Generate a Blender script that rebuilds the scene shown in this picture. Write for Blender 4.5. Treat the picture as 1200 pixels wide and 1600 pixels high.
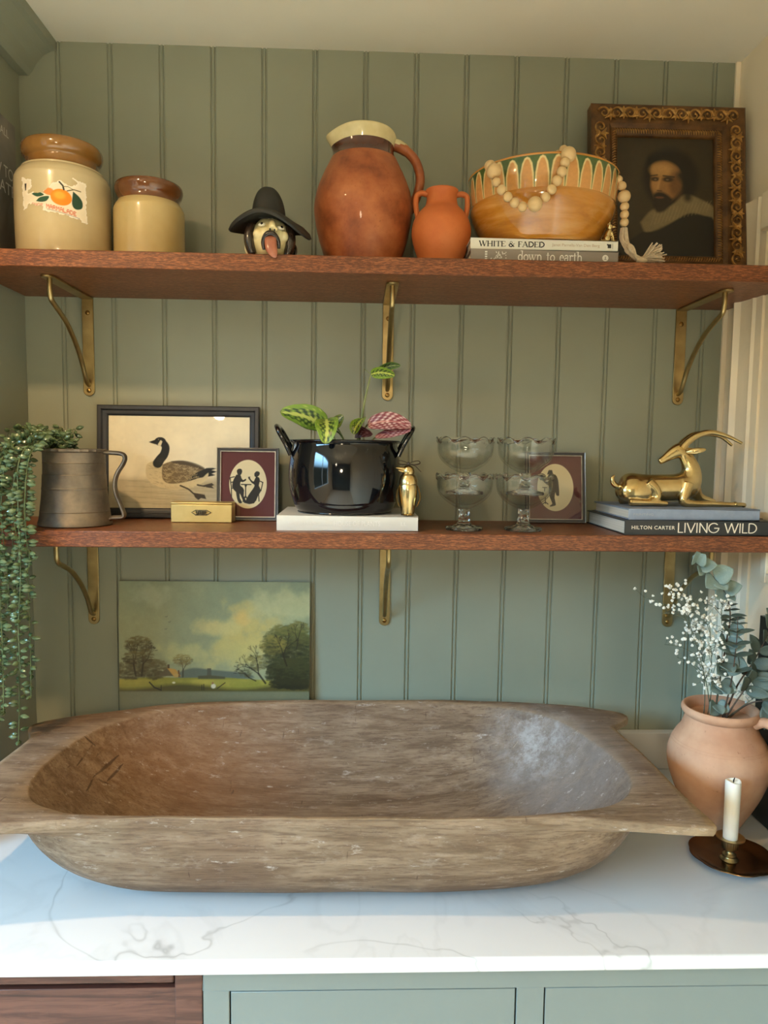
import bpy, bmesh, math, random
import numpy as np
from mathutils import Vector, Matrix, noise as mnoise

for _o in list(bpy.data.objects):
    bpy.data.objects.remove(_o, do_unlink=True)
SC = bpy.context.scene
COL = SC.collection
PI = math.pi
R = math.radians

# ------------------------------------------------------------------ camera
cam_d = bpy.data.cameras.new('camera')
cam_d.sensor_fit = 'VERTICAL'
cam_d.sensor_height = 36.0
cam_d.sensor_width = 27.0
cam_d.lens = 1137.88 / 1600.0 * 36.0
cam_d.clip_start = 0.02
camera = bpy.data.objects.new('camera', cam_d)
COL.objects.link(camera)
cr = Vector((0.99934708, -0.03367179, 0.01310043))
cu = Vector((-0.01018674, 0.08529165, 0.99630395))
cf = Vector((0.03466469, 0.9957869, -0.08489296))
mw = Matrix((cr, cu, -cf)).transposed().to_4x4()
mw.translation = Vector((0.648, -1.5086, 1.5941))
camera.matrix_world = mw
SC.camera = camera

# ------------------------------------------------------------------ exposure, world and lamps
SC.view_settings.view_transform = 'Standard'
SC.view_settings.look = 'None'
SC.view_settings.gamma = 1.0
SC.view_settings.use_curve_mapping = False
SC.view_settings.exposure = 0.0
SC.cycles.use_denoising = True
SC.cycles.max_bounces = 16
SC.cycles.transmission_bounces = 16
SC.cycles.transparent_max_bounces = 12
SC.cycles.caustics_refractive = False
SC.cycles.caustics_reflective = False
SC.cycles.sample_clamp_indirect = 4.0

world = bpy.data.worlds.new('daylight')
SC.world = world
world.use_nodes = True
SKY_STRENGTH = 36.0
_wt = world.node_tree
_tc = _wt.nodes.new('ShaderNodeTexCoord'); _sx = _wt.nodes.new('ShaderNodeSeparateXYZ'); _wr = _wt.nodes.new('ShaderNodeValToRGB')
_wt.links.new(_tc.outputs['Generated'], _sx.inputs[0]); _wt.links.new(_sx.outputs[2], _wr.inputs[0])
_e = _wr.color_ramp.elements
_e[0].position = 0.12; _e[0].color = (0.006, 0.0078, 0.0055, 1)       # dark garden and rooftops up to the skyline
_e[1].position = 0.24; _e[1].color = (0.34, 0.68, 1.0, 1)           # clear sky above it
wbg = _wt.nodes['Background']
_wt.links.new(_wr.outputs[0], wbg.inputs['Color'])
wbg.inputs['Strength'].default_value = SKY_STRENGTH

def area(name, loc, rot, sx, sy, power, color):
    d = bpy.data.lights.new(name, 'AREA')
    d.shape = 'RECTANGLE'; d.size = sx; d.size_y = sy
    d.energy = power; d.color = color
    o = bpy.data.objects.new(name, d); COL.objects.link(o)
    o.location = loc; o.rotation_euler = rot
    return o

def spot(name, loc, power, color, angle=130, blend=0.6, radius=0.03, aim=(0, 0, -1)):
    d = bpy.data.lights.new(name, 'SPOT')
    d.energy = power; d.color = color
    d.spot_size = R(angle); d.spot_blend = blend; d.shadow_soft_size = radius
    o = bpy.data.objects.new(name, d); COL.objects.link(o)
    o.location = loc
    o.rotation_euler = Vector(aim).to_track_quat('-Z', 'Y').to_euler()
    return o

WARM = (1.0, 0.66, 0.34)
SOFT = (1.0, 0.82, 0.55)
# portal that samples the sky through the side window
portal = area('sky_portal', (-1.14, -1.95, 1.60), (R(90), 0, R(-90)), 1.9, 1.4, 1, (1, 1, 1))
portal.data.cycles.is_portal = True
# ceiling downlights
spot('downlight_lamp_a', (0.0, -0.90, 2.35), 44, WARM, 164, 1.0, 0.028)
spot('downlight_lamp_b', (-0.4, -2.4, 2.35), 300, SOFT, 115, 0.7, 0.03)
spot('downlight_lamp_c', (0.70, -2.1, 2.35), 60, SOFT, 115, 0.7, 0.03)
FILL_GLOBE_STRENGTH = 98.0      # two unseen globes added behind the camera as warm fill

# ------------------------------------------------------------------ object helpers
def tag(o, label=None, cat=None, group=None, kind=None):
    if label: o['label'] = label
    if cat: o['category'] = cat
    if group: o['group'] = group
    if kind: o['kind'] = kind
    return o

def empty(name, loc, label=None, cat=None, group=None, rot=(0, 0, 0)):
    o = bpy.data.objects.new(name, None)
    o.empty_display_size = 0.02
    COL.objects.link(o)
    o.location = loc; o.rotation_euler = rot
    return tag(o, label, cat, group)

class MB:
    """collects geometry for ONE mesh object"""
    def __init__(s):
        s.v = []; s.f = []
    def add(s, vs, fs):
        n = len(s.v)
        s.v.extend([tuple(p) for p in vs])
        s.f.extend([tuple(i + n for i in f) for f in fs])
        return s
    def box(s, x0, y0, z0, x1, y1, z1, m=None):
        vs = [Vector(p) for p in ((x0,y0,z0),(x1,y0,z0),(x1,y1,z0),(x0,y1,z0),(x0,y0,z1),(x1,y0,z1),(x1,y1,z1),(x0,y1,z1))]
        if m is not None: vs = [m @ p for p in vs]
        return s.add(vs, [(3,2,1,0),(4,5,6,7),(0,1,5,4),(1,2,6,5),(2,3,7,6),(3,0,4,7)])
    def grid(s, P, cu=False, cv=False):
        """P[i][j] points; cu / cv close the i / j direction"""
        nu = len(P); nv = len(P[0])
        vs = [p for row in P for p in row]
        fs = []
        for i in range(nu if cu else nu - 1):
            for j in range(nv if cv else nv - 1):
                a = i * nv + j; b = i * nv + (j + 1) % nv
                c = ((i + 1) % nu) * nv + (j + 1) % nv; d = ((i + 1) % nu) * nv + j
                fs.append((a, b, c, d))
        return s.add(vs, fs)
    def lathe(s, prof, segs=48, c=(0, 0, 0), fn=None):
        """prof: (r, z) list from the bottom centre round to the top; r==0 ends close to a point"""
        rows = []
        for (r, z) in prof:
            row = []
            for k in range(segs):
                a = 2 * PI * k / segs
                if fn: rr, zz = fn(r, z, a)
                else: rr, zz = r, z
                row.append((c[0] + rr * math.cos(a), c[1] + rr * math.sin(a), c[2] + zz))
            rows.append(row)
        n = len(s.v)
        s.grid(rows, False, True)
        if prof[0][0] > 1e-6:
            s.f.append(tuple(n + segs - 1 - k for k in range(segs)))
        return s
    def tube(s, pts, r, segs=10, caps=True, flat=1.0, up=None):
        pts = [Vector(p) for p in pts]
        n = len(pts)
        rs = r if isinstance(r, (list, tuple)) else [r] * n
        rows = []
        prev = None
        for i, p in enumerate(pts):
            t = (pts[min(i + 1, n - 1)] - pts[max(i - 1, 0)])
            if t.length < 1e-9: t = Vector((0, 0, 1))
            t.normalize()
            if prev is None:
                a = Vector(up) if up else (Vector((0, 0, 1)) if abs(t.z) < 0.9 else Vector((1, 0, 0)))
            else: a = prev
            a = (a - t * a.dot(t))
            if a.length < 1e-6: a = t.orthogonal()
            a.normalize(); prev = a
            b = t.cross(a)
            rows.append([p + (a * math.cos(2*PI*k/segs) + b * math.sin(2*PI*k/segs) * flat) * rs[i] for k in range(segs)])
        k0 = len(s.v)
        s.grid(rows, False, True)
        if caps:
            s.f.append(tuple(k0 + segs - 1 - k for k in range(segs)))
            s.f.append(tuple(k0 + (n - 1) * segs + k for k in range(segs)))
        return s
    def ball(s, c, r, su=16, sv=10, m=None):
        rx, ry, rz = r if isinstance(r, (tuple, list)) else (r, r, r)
        rows = []
        for i in range(sv + 1):
            th = PI * i / sv
            row = []
            for k in range(su):
                a = 2 * PI * k / su
                p = Vector((rx*math.sin(th)*math.cos(a), ry*math.sin(th)*math.sin(a), -rz*math.cos(th)))
                if m is not None: p = m @ p
                row.append(Vector(c) + p)
            rows.append(row)
        return s.grid(rows, False, True)
    def prism(s, poly, y0, y1, axis='y'):
        """2-D polygon (a, b) extruded: axis y -> (x,z), z -> (x,y), x -> (y,z)"""
        def P(a, b, t):
            return (a, t, b) if axis == 'y' else ((a, b, t) if axis == 'z' else (t, a, b))
        n = len(poly)
        vs = [P(a, b, y0) for a, b in poly] + [P(a, b, y1) for a, b in poly]
        fs = [tuple(range(n)), tuple(range(2*n - 1, n - 1, -1))]
        fs += [(i, i + n, (i + 1) % n + n, (i + 1) % n) for i in range(n)]
        return s.add(vs, fs)
    def build(s, name, mat, parent=None, loc=None, rot=None, smooth=True, bevel=0, bseg=2, subsurf=0, sharp=40, solid=0, merge=True):
        me = bpy.data.meshes.new(name)
        me.from_pydata(s.v, [], s.f)
        bm = bmesh.new(); bm.from_mesh(me)
        if merge: bmesh.ops.remove_doubles(bm, verts=bm.verts, dist=1e-6)
        bmesh.ops.recalc_face_normals(bm, faces=bm.faces)
        bm.to_mesh(me); bm.free()
        if smooth:
            me.shade_smooth()
            if not subsurf: me.set_sharp_from_angle(angle=R(sharp))
        me.materials.append(mat)
        o = bpy.data.objects.new(name, me)
        COL.objects.link(o)
        if parent: o.parent = parent
        if loc: o.location = loc
        if rot: o.rotation_euler = rot
        if solid:
            m = o.modifiers.new('solid', 'SOLIDIFY'); m.thickness = solid; m.offset = 0
        if bevel:
            m = o.modifiers.new('bevel', 'BEVEL'); m.width = bevel; m.segments = bseg; m.limit_method = 'ANGLE'; m.angle_limit = R(35)
            m.harden_normals = False
        if subsurf:
            m = o.modifiers.new('subsurf', 'SUBSURF'); m.levels = subsurf; m.render_levels = subsurf
        return o

def structure(o):
    o['kind'] = 'structure'
    return o

def bez(pts, n=8):
    """Catmull-Rom through the points"""
    P = [Vector(p) for p in pts]
    out = []
    for i in range(len(P) - 1):
        p0 = P[max(i-1, 0)]; p1 = P[i]; p2 = P[i+1]; p3 = P[min(i+2, len(P)-1)]
        for k in range(n):
            t = k / n
            out.append(0.5*((2*p1)+(p2-p0)*t+(2*p0-5*p1+4*p2-p3)*t*t+(3*p1-p0-3*p2+p3)*t**3))
    out.append(P[-1])
    return out

def curve2(pts, n=6):
    return [(p.x, p.y) for p in bez([(a, b, 0) for a, b in pts], n)]

def lerp(a, b, t): return a + (b - a) * t

def copy_tree(root, parent=None):
    c = root.copy(); COL.objects.link(c); c.parent = parent
    for ch in list(root.children):
        copy_tree(ch, c)
    return c

# ------------------------------------------------------------------ materials
MATS = {}
def srgb(r, g, b):
    def f(c):
        c /= 255.0
        return c / 12.92 if c <= 0.04045 else ((c + 0.055) / 1.055) ** 2.4
    return (f(r), f(g), f(b), 1)

class NT:
    def __init__(s, name):
        s.m = bpy.data.materials.new(name); s.m.use_nodes = True
        s.t = s.m.node_tree; s.n = s.t.nodes; s.l = s.t.links
        s.p = s.n['Principled BSDF']
    def node(s, typ, **kw):
        n = s.n.new(typ)
        for k, v in kw.items():
            if k in n.inputs: n.inputs[k].default_value = v
            else: setattr(n, k, v)
        return n
    def link(s, a, b): s.l.new(a, b)
    def coords(s, scale=(1, 1, 1), rot=(0, 0, 0), loc=(0, 0, 0), which='Object'):
        tc = s.node('ShaderNodeTexCoord'); mp = s.node('ShaderNodeMapping')
        mp.inputs['Scale'].default_value = scale; mp.inputs['Rotation'].default_value = rot; mp.inputs['Location'].default_value = loc
        s.link(tc.outputs[which], mp.inputs['Vector'])
        return mp.outputs['Vector']
    def noise(s, vec, scale, detail=4, rough=0.55, dist=0.0):
        n = s.node('ShaderNodeTexNoise')
        n.inputs['Scale'].default_value = scale; n.inputs['Detail'].default_value = detail
        n.inputs['Roughness'].default_value = rough; n.inputs['Distortion'].default_value = dist
        s.link(vec, n.inputs['Vector'])
        return n.outputs['Fac']
    def ramp(s, fac, stops):
        r = s.node('ShaderNodeValToRGB')
        el = r.color_ramp.elements
        while len(el) < len(stops): el.new(0.5)
        for e, (p, c) in zip(el, stops):
            e.position = p
            e.color = c if len(c) == 4 else (*c, 1)
        s.link(fac, r.inputs['Fac'])
        return r.outputs['Color']
    def mix(s, fac, a, b, mode='MIX'):
        m = s.node('ShaderNodeMix', data_type='RGBA', blend_type=mode)
        for sock, v in ((m.inputs[0], fac), (m.inputs[6], a), (m.inputs[7], b)):
            if hasattr(v, 'links') or isinstance(v, bpy.types.NodeSocket): s.link(v, sock)
            else: sock.default_value = v
        return m.outputs[2]
    def math(s, op, a, b=None, c=None):
        m = s.node('ShaderNodeMath', operation=op)
        for sock, v in zip(m.inputs, (a, b, c)):
            if v is None: continue
            if isinstance(v, bpy.types.NodeSocket): s.link(v, sock)
            else: sock.default_value = v
        return m.outputs[0]
    def sep(s, vec):
        n = s.node('ShaderNodeSeparateXYZ'); s.link(vec, n.inputs[0]); return n.outputs
    def bump(s, h, strength=0.3, dist=0.002):
        b = s.node('ShaderNodeBump'); b.inputs['Strength'].default_value = strength; b.inputs['Distance'].default_value = dist
        s.link(h, b.inputs['Height']); s.link(b.outputs['Normal'], s.p.inputs['Normal'])
        return b
    def set(s, **kw):
        names = dict(color='Base Color', rough='Roughness', metal='Metallic', trans='Transmission Weight', ior='IOR',
                     coat='Coat Weight', coatr='Coat Roughness', spec='Specular IOR Level', sheen='Sheen Weight', sss='Subsurface Weight')
        for k, v in kw.items():
            sock = s.p.inputs[names[k]]
            if isinstance(v, bpy.types.NodeSocket): s.link(v, sock)
            else: sock.default_value = v
        return s

def pmat(name, c1, c2=None, rough=0.5, metal=0.0, scale=15, detail=5, lo=0.35, hi=0.65, bump=0.0, bscale=60, stretch=(1,1,1), coat=0.0, spec=0.5, rvar=0.0, bdist=0.002):
    """two-tone mottled procedural material"""
    t = NT(name)
    c2 = c2 or tuple(min(1, x * 0.86) for x in c1[:3]) + (1,)
    v = t.coords(stretch)
    n = t.noise(v, scale, detail)
    t.set(color=t.ramp(n, [(lo, c1), (hi, c2)]), metal=metal, coat=coat, spec=spec)
    if rvar: t.set(rough=t.math('MULTIPLY_ADD', n, rvar, rough - rvar * 0.5))
    else: t.set(rough=rough)
    if bump: t.bump(t.noise(v, bscale, 3), bump, bdist)
    return t.m
# ------------------------------------------------------------------ room shell
GREEN1, GREEN2 = srgb(148, 150, 130), srgb(144, 146, 127)
m_green = pmat('sage_green_paint', GREEN1, GREEN2, rough=0.42, scale=6, bump=0.05, bscale=240)
m_cream = pmat('cream_paint', srgb(248, 233, 206), srgb(245, 229, 201), rough=0.45, scale=5, bump=0.04, bscale=200)
m_ceiling = pmat('ceiling_paint', srgb(238, 230, 212), srgb(234, 226, 207), rough=0.8, scale=4, bump=0.05, bscale=150)
m_wallwhite = pmat('off_white_plaster', srgb(214, 206, 190), srgb(208, 199, 183), rough=0.8, scale=3)
m_dark = pmat('deep_green_wall_paint', srgb(66, 74, 64), srgb(60, 68, 58), rough=0.6, scale=4)
m_floor = pmat('pale_limestone_floor', srgb(212, 200, 180), srgb(204, 190, 168), rough=0.45, scale=4, stretch=(1, 12, 1))

XL, XR, ZC = -0.022, 1.404, 2.377
# tongue-and-groove panelling of the back wall: two thin grooves per board joint
mb = MB()
prof = [(XL - 0.12, 0.0)]
GX = [0.0535 + 0.1 * k for k in range(-1, 15)]
for gx in GX:
    if gx < XL or gx > XR - 0.004: continue
    for c in (gx - 0.0036, gx + 0.0036):
        prof += [(c - 0.0022, 0.0), (c - 0.0009, 0.0030), (c + 0.0009, 0.0030), (c + 0.0022, 0.0)]
prof.append((XR, 0.0))
rows = [[(x, y, z) for x, y in prof] for z in (0.0, ZC)]
mb.grid(rows)
mb.box(XL - 0.12, 0.0065, 0.0, XR, 0.06, ZC)
structure(mb.build('wall_back', m_green, sharp=20))

structure(MB().box(XL - 0.12, -0.36, 0.0, XL, 0.0, ZC).build('wall_left', m_green, bevel=0.002))
structure(MB().box(XR, -4.0, 0.0, XR + 0.1, 0.0, ZC).build('wall_right', m_cream))
WX = -1.10
structure(MB().box(WX - 0.1, -4.1, ZC, XR + 0.1, 0.06, ZC + 0.08).build('ceiling', m_ceiling))
structure(MB().box(WX - 0.1, -4.1, -0.06, XR + 0.1, 0.06, 0.0).build('floor', m_floor))
# rest of the room behind the photographer
structure(MB().box(WX - 0.1, -4.1, 0.0, XR + 0.1, -4.0, ZC).build('wall_rear', m_dark))
WY0, WY1, WZ0, WZ1 = -2.90, -1.00, 0.90, 2.30        # side window
structure(MB().box(WX - 0.1, -4.0, 0.0, WX, WY0, ZC).box(WX - 0.1, WY1, 0.0, WX, 0.06, ZC).box(WX - 0.1, WY0, 0.0, WX, WY1, WZ0).box(WX - 0.1, WY0, WZ1, WX, WY1, ZC).build('wall_west', m_wallwhite))
structure(MB().box(WX, -0.36, 0.0, XL - 0.12, -0.30, ZC).build('wall_return', m_green))

# cove cornice along the left wall, under the ceiling
cv = [(XL, ZC), (0.051, ZC), (0.051, ZC - 0.018), (0.040, ZC - 0.020), (0.026, ZC - 0.028), (0.013, ZC - 0.042), (0.004, ZC - 0.058), (-0.004, ZC - 0.066), (XL, ZC - 0.066)]
structure(MB().prism(cv, -0.40, -0.0005).build('trim_1', m_green, smooth=False))
# small bead where the panelling meets the right return
structure(MB().box(XR - 0.010, -0.006, 1.0, XR, 0.0, ZC).build('trim_2', m_cream, bevel=0.001))

# architrave and door on the right wall
def casing(y0, y1, z0, z1):
    mb = MB()
    # moulded profile along y (outer edge y0 nearest the corner), extruded in z
    p = [(y0, 0), (y0, 0.024), (y0 - 0.007, 0.026), (y0 - 0.012, 0.020), (y0 - 0.016, 0.017), (y0 - 0.030, 0.015), (y0 - 0.044, 0.013), (y0 - 0.052, 0.014), (y0 - 0.058, 0.010), (y1, 0.009), (y1, 0)]
    mb.prism([(XR - d, y) for y, d in p], z0, z1, 'z')
    return mb
structure(casing(-0.072, -0.150, 0.92, 2.075).build('trim_3', m_cream, sharp=25))
structure(MB().box(XR - 0.022, -1.0, 2.005, XR, -0.150, 2.075).build('trim_4', m_cream, bevel=0.003))
door = MB().box(XR - 0.005, -0.95, 0.93, XR, -0.151, 2.004)
for (y0, y1, z0, z1) in ((-0.215, -0.196, 1.36, 1.90), (-0.604, -0.585, 1.36, 1.90), (-0.5845, -0.2155, 1.8815, 1.90), (-0.5845, -0.2155, 1.36, 1.3785)):
    door.box(XR - 0.012, y0, z0, XR - 0.0052, y1, z1)
structure(door.build('door_1', m_cream, bevel=0.002))
m_black = pmat('black_satin', srgb(20, 20, 22), srgb(14, 14, 16), rough=0.35, scale=8)
tag(MB().box(XR - 0.015, -0.62, 0.922, XR - 0.0055, -0.212, 1.30).build('splashback_panel', m_black, bevel=0.001),
    'plain black panel on the right-hand wall, behind the handled terracotta vase', 'panel')

# windows behind the photographer (they show in the glossy things)
m_frame_white = pmat('white_window_paint', srgb(235, 233, 228), rough=0.4)
mb = MB()
for a_ in (WY0, WY1 - 0.04, (WY0 + WY1)/2 - 0.02): mb.box(WX - 0.06, a_, WZ0, WX - 0.02, a_ + 0.04, WZ1)
for c_ in (WZ0, WZ1 - 0.04): mb.box(WX - 0.06, WY0, c_, WX - 0.02, WY1, c_ + 0.04)
structure(mb.build('window_1', m_frame_white, bevel=0.004))

# ceiling downlight fittings
m_chrome = pmat('brushed_steel', srgb(200, 200, 200), rough=0.25, metal=1.0)
m_lamp = NT('lamp_glow'); m_lamp.p.inputs['Emission Color'].default_value = (1, .75, .45, 1); m_lamp.p.inputs['Emission Strength'].default_value = 12
DL = [(0.0, -0.90), (-0.4, -2.4), (0.70, -2.1)]
for i, (x, y) in enumerate(DL):
    r_ = empty('downlight', (x, y, ZC), ['round steel downlight in the ceiling nearest the panelled wall', 'round steel downlight in the ceiling near the side window', 'round steel downlight in the ceiling behind the photographer, nearer the shelves'][i], 'downlight')
    MB().lathe([(0.030, -0.001), (0.044, -0.001), (0.044, -0.004), (0.034, -0.007), (0.030, -0.005)], 32).build('bezel', m_chrome, r_)
    MB().lathe([(0.0, -0.0015), (0.029, -0.0015)], 24).build('lens', m_lamp.m, r_)

# unseen glowing globes, added behind the camera to lift the ambient light
m_fill_globe = NT('fill_globe_glow'); m_fill_globe.set(color=(1, 0.95, 0.88, 1), rough=0.3)
m_fill_globe.p.inputs['Emission Color'].default_value = (*SOFT, 1); m_fill_globe.p.inputs['Emission Strength'].default_value = FILL_GLOBE_STRENGTH
m_cable = pmat('fill_globe_cable', srgb(20, 20, 20), rough=0.6)
for (x, y, dz, rad, lb) in ((0.36, -2.75, 0.62, 0.085, 'large glowing globe added as warm fill behind the camera'), (-0.20, -2.95, 0.25, 0.035, 'small glowing globe added as fill near the side window')):
    p = empty('fill_globe', (x, y, ZC), lb, 'lamp')
    MB().tube([(0, 0, -0.001), (0, 0, -dz + rad)], 0.003, 8).lathe([(0, -0.001), (0.05, -0.001), (0.05, -0.02), (0, -0.03)], 24).build('cable', m_cable, p)
    MB().ball((0, 0, -dz), rad, 32, 20).build('globe', m_fill_globe.m, p)
# ------------------------------------------------------------------ oak shelves and brass brackets
def oak(name, c_lo, c_mid, c_hi, c_fleck, rough=0.4, along=(1.6, 22, 22)):
    t = NT(name)
    v = t.coords(along)
    n = t.noise(v, 6, 6, 0.6, 0.4)
    base = t.ramp(n, [(0.3, c_lo), (0.5, c_mid), (0.72, c_hi)])
    v2 = t.coords((30, 200, 200))
    fl = t.noise(v2, 3.4, 5, 0.7)
    flm = t.ramp(fl, [(0.42, (1, 1, 1, 1)), (0.52, (0, 0, 0, 1))])
    col = t.mix(t.math('MULTIPLY', t.math('SUBTRACT', 1.0, flm), 0.75), base, c_fleck)
    t.set(color=col, rough=t.math('MULTIPLY_ADD', fl, 0.2, rough - 0.1), spec=0.4)
    t.bump(fl, 0.25, 0.001)
    return t.m
m_oak = oak('red_brown_oak', srgb(122, 70, 40), srgb(142, 84, 50), srgb(162, 102, 62), srgb(74, 38, 22))
S1T, S1B, S2T, S2B, SD = 1.9186, 1.8900, 1.4496, 1.4210, 0.251
tag(MB().box(XL + 0.001, -SD, S1B, XR - 0.001, -0.001, S1T).build('wooden_shelf', m_oak, bevel=0.0018), 'upper oak shelf carrying the jars, jug and gilt portrait', 'shelf', 'oak wall shelves')
tag(MB().box(XL + 0.001, -SD, S2B, XR - 0.001, -0.001, S2T).build('wooden_shelf', m_oak, bevel=0.0018), 'lower oak shelf carrying the black pot and glass dishes', 'shelf', 'oak wall shelves')

m_brass_aged = pmat('aged_brass', srgb(188, 166, 118), srgb(158, 136, 92), rough=0.36, metal=1.0, scale=18, rvar=0.25)
m_brass_screw = pmat('dark_brass', srgb(170, 135, 80), srgb(120, 92, 50), rough=0.3, metal=1.0, scale=30)

def make_bracket():
    root = empty('shelf_bracket', (0, 0, 0))
    L = 0.195; w = 0.0112; t = 0.004
    # wall plate: strip with a rounded foot
    poly = [(-w, 0), (w, 0), (w, -L + w)] + [(w*math.cos(-a), -L + w + w*math.sin(-a)) for a in [PI*k/10 for k in range(1, 10)]] + [(-w, -L + w)]
    MB().prism(poly, -t, -0.0003).build('wall_plate', m_brass_aged, root, bevel=0.0008)
    D = 0.200
    poly = [(-w, -0.0005), (-w, -D + w)] + [(-w*math.cos(a), -D + w - w*math.sin(a)) for a in [PI*k/10 for k in range(1, 10)]] + [(w, -D + w), (w, -0.0005)]
    MB().prism(poly, -t, -0.0003, 'z').build('shelf_plate', m_brass_aged, root, bevel=0.0008)
    pts = bez([(0, -0.181, -0.004), (0, -0.181, -0.026), (0, -0.174, -0.040), (0, -0.150, -0.050), (0, -0.110, -0.068), (0, -0.070, -0.098), (0, -0.040, -0.130), (0, -0.024, -0.156), (0, -0.015, -0.168), (0, -0.003, -0.173)], 6)
    MB().tube(pts, 0.0046, 12).build('curved_rod', m_brass_aged, root)
    for z in (-0.030, -0.184):
        s = MB().lathe([(0.0, 0), (0.0048, 0), (0.0046, 0.0008), (0.003, 0.0020), (0, 0.0024)], 14)
        s.build('screw', m_brass_screw, root, (0, -t, z), (R(90), 0, 0))
    return root
b0 = make_bracket()
blabel = ['brass bracket under the left end of the upper shelf', 'brass bracket under the middle of the upper shelf', 'brass bracket under the right end of the upper shelf',
          'brass bracket under the left end of the lower shelf', 'brass bracket under the middle of the lower shelf', 'brass bracket behind the eucalyptus under the lower shelf']
i = 0
for z in (S1B, S2B):
    for x in (0.1015, 0.7040, 1.3075):
        b = b0 if i == 0 else copy_tree(b0)
        b.location = (x, 0, z)
        tag(b, blabel[i], 'bracket', 'brass shelf brackets')
        i += 1

# ------------------------------------------------------------------ worktop and cabinets
def quartz():
    t = NT('white_veined_quartz')
    v = t.coords((1, 1, 1))
    w = t.noise(v, 2.2, 6, 0.6)
    # thin wandering veins: bands where a distorted noise crosses its midpoint
    def vein(scale, loc, width, dist):
        vv = t.coords((1, 1.0, 1), (0, 0, 0.6), loc)
        n = t.noise(vv, scale, 5, 0.5, dist)
        d = t.math('ABSOLUTE', t.math('SUBTRACT', n, 0.5))
        return t.ramp(d, [(0.0, (1, 1, 1, 1)), (width, (0, 0, 0, 1))])
    m = t.noise(v, 3.0, 2)
    mask = t.ramp(m, [(0.42, (0, 0, 0, 1)), (0.62, (1, 1, 1, 1))])
    v1 = t.math('MULTIPLY', t.math('MULTIPLY', vein(1.7, (3.1, 1.7, 0), 0.0045, 0.7), mask), 0.6)
    v2 = t.math('MULTIPLY', vein(3.2, (7.3, 4.0, 0), 0.02, 0.9), 0.10)
    base = t.ramp(w, [(0.35, srgb(207, 205, 204)), (0.7, srgb(212, 210, 209))])
    col = t.mix(v2, base, srgb(150, 148, 146))
    col = t.mix(v1, col, srgb(112, 108, 104))
    t.set(color=col, rough=0.22, spec=0.4)
    return t.m
m_quartz = quartz()
CT = 0.92
tag(MB().box(XL + 0.001, -0.596, CT - 0.021, XR - 0.001, -0.001, CT).build('worktop', m_quartz, bevel=0.0035, bseg=3), 'white quartz worktop with fine grey veins', 'worktop')
tag(MB().box(XL + 0.001, -0.021, CT + 0.0003, XR - 0.016, -0.001, 1.000).build('upstand', m_quartz, bevel=0.0015), 'low white quartz upstand along the back of the worktop', 'upstand')

m_cabgreen = pmat('grey_green_cabinet_paint', srgb(110, 117, 112), srgb(107, 114, 109), rough=0.4, scale=6, bump=0.03, bscale=300)
def walnut(name, rot=(0, 0, 0)):
    t = NT(name)
    v = t.coords((1.2, 14, 14), rot)
    n = t.noise(v, 5, 7, 0.65, 0.8)
    col = t.ramp(n, [(0.28, srgb(46, 26, 22)), (0.45, srgb(74, 44, 36)), (0.6, srgb(98, 62, 50)), (0.75, srgb(58, 34, 28))])
    t.set(color=col, rough=0.42, spec=0.4)
    t.bump(n, 0.2, 0.001)
    return t.m
m_walnut = walnut('dark_stained_wood')
m_walnut_v = walnut('dark_stained_wood_upright', (0, R(90), 0))
cab = empty('wooden_cabinet', (0.22, -0.30, 0), 'dark stained wooden base cabinet under the left end of the worktop', 'cabinet')
MB().box(-0.24, -0.245, 0.02, 0.2235, 0.29, 0.8985).build('body', m_walnut, cab, bevel=0.001)
dr = MB().box(-0.24, -0.263, 0.03, 0.186, -0.2535, 0.858).build('door', m_walnut, cab, bevel=0.001)
MB().box(-0.24, -0.275, 0.873, 0.1855, -0.2455, 0.8985).build('rail', m_walnut, cab, bevel=0.003)
MB().box(0.1865, -0.276, 0.03, 0.2235, -0.2455, 0.8985).build('stile', m_walnut_v, cab, bevel=0.002)

cab = empty('painted_cabinet', (0.92, -0.30, 0), 'grey green painted base cabinet with flush drawer fronts', 'cabinet')
body = MB()
x0, x1 = 0.4445 - 0.92, XR - 0.92 - 0.002
yf, yb = -0.275, 0.29
DX = [(0.4795 - 0.92, 0.8715 - 0.92), (0.9095 - 0.92, 1.366 - 0.92)]
zt = 0.8615
body.box(x0, yf, zt, x1, yf + 0.022, 0.8985).box(x0, yf, 0.02, DX[0][0], yf + 0.022, zt).box(DX[0][1], yf, 0.02, DX[1][0], yf + 0.022, zt).box(DX[1][1], yf, 0.02, x1, yf + 0.022, zt)
body.box(x0, yf, 0.02, x1, yf + 0.022, 0.10).box(x0, yf + 0.024, 0.02, x1, yb, 0.8985)
body.build('frame', m_cabgreen, cab, bevel=0.001)
for a, b in DX:
    MB().box(a + 0.002, yf + 0.0005, 0.63, b - 0.002, yf + 0.022, zt - 0.002).build('drawer', m_cabgreen, cab, bevel=0.001)
    MB().box(a + 0.002, yf + 0.0005, 0.103, b - 0.002, yf + 0.022, 0.626).build('drawer', m_cabgreen, cab, bevel=0.001)
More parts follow.
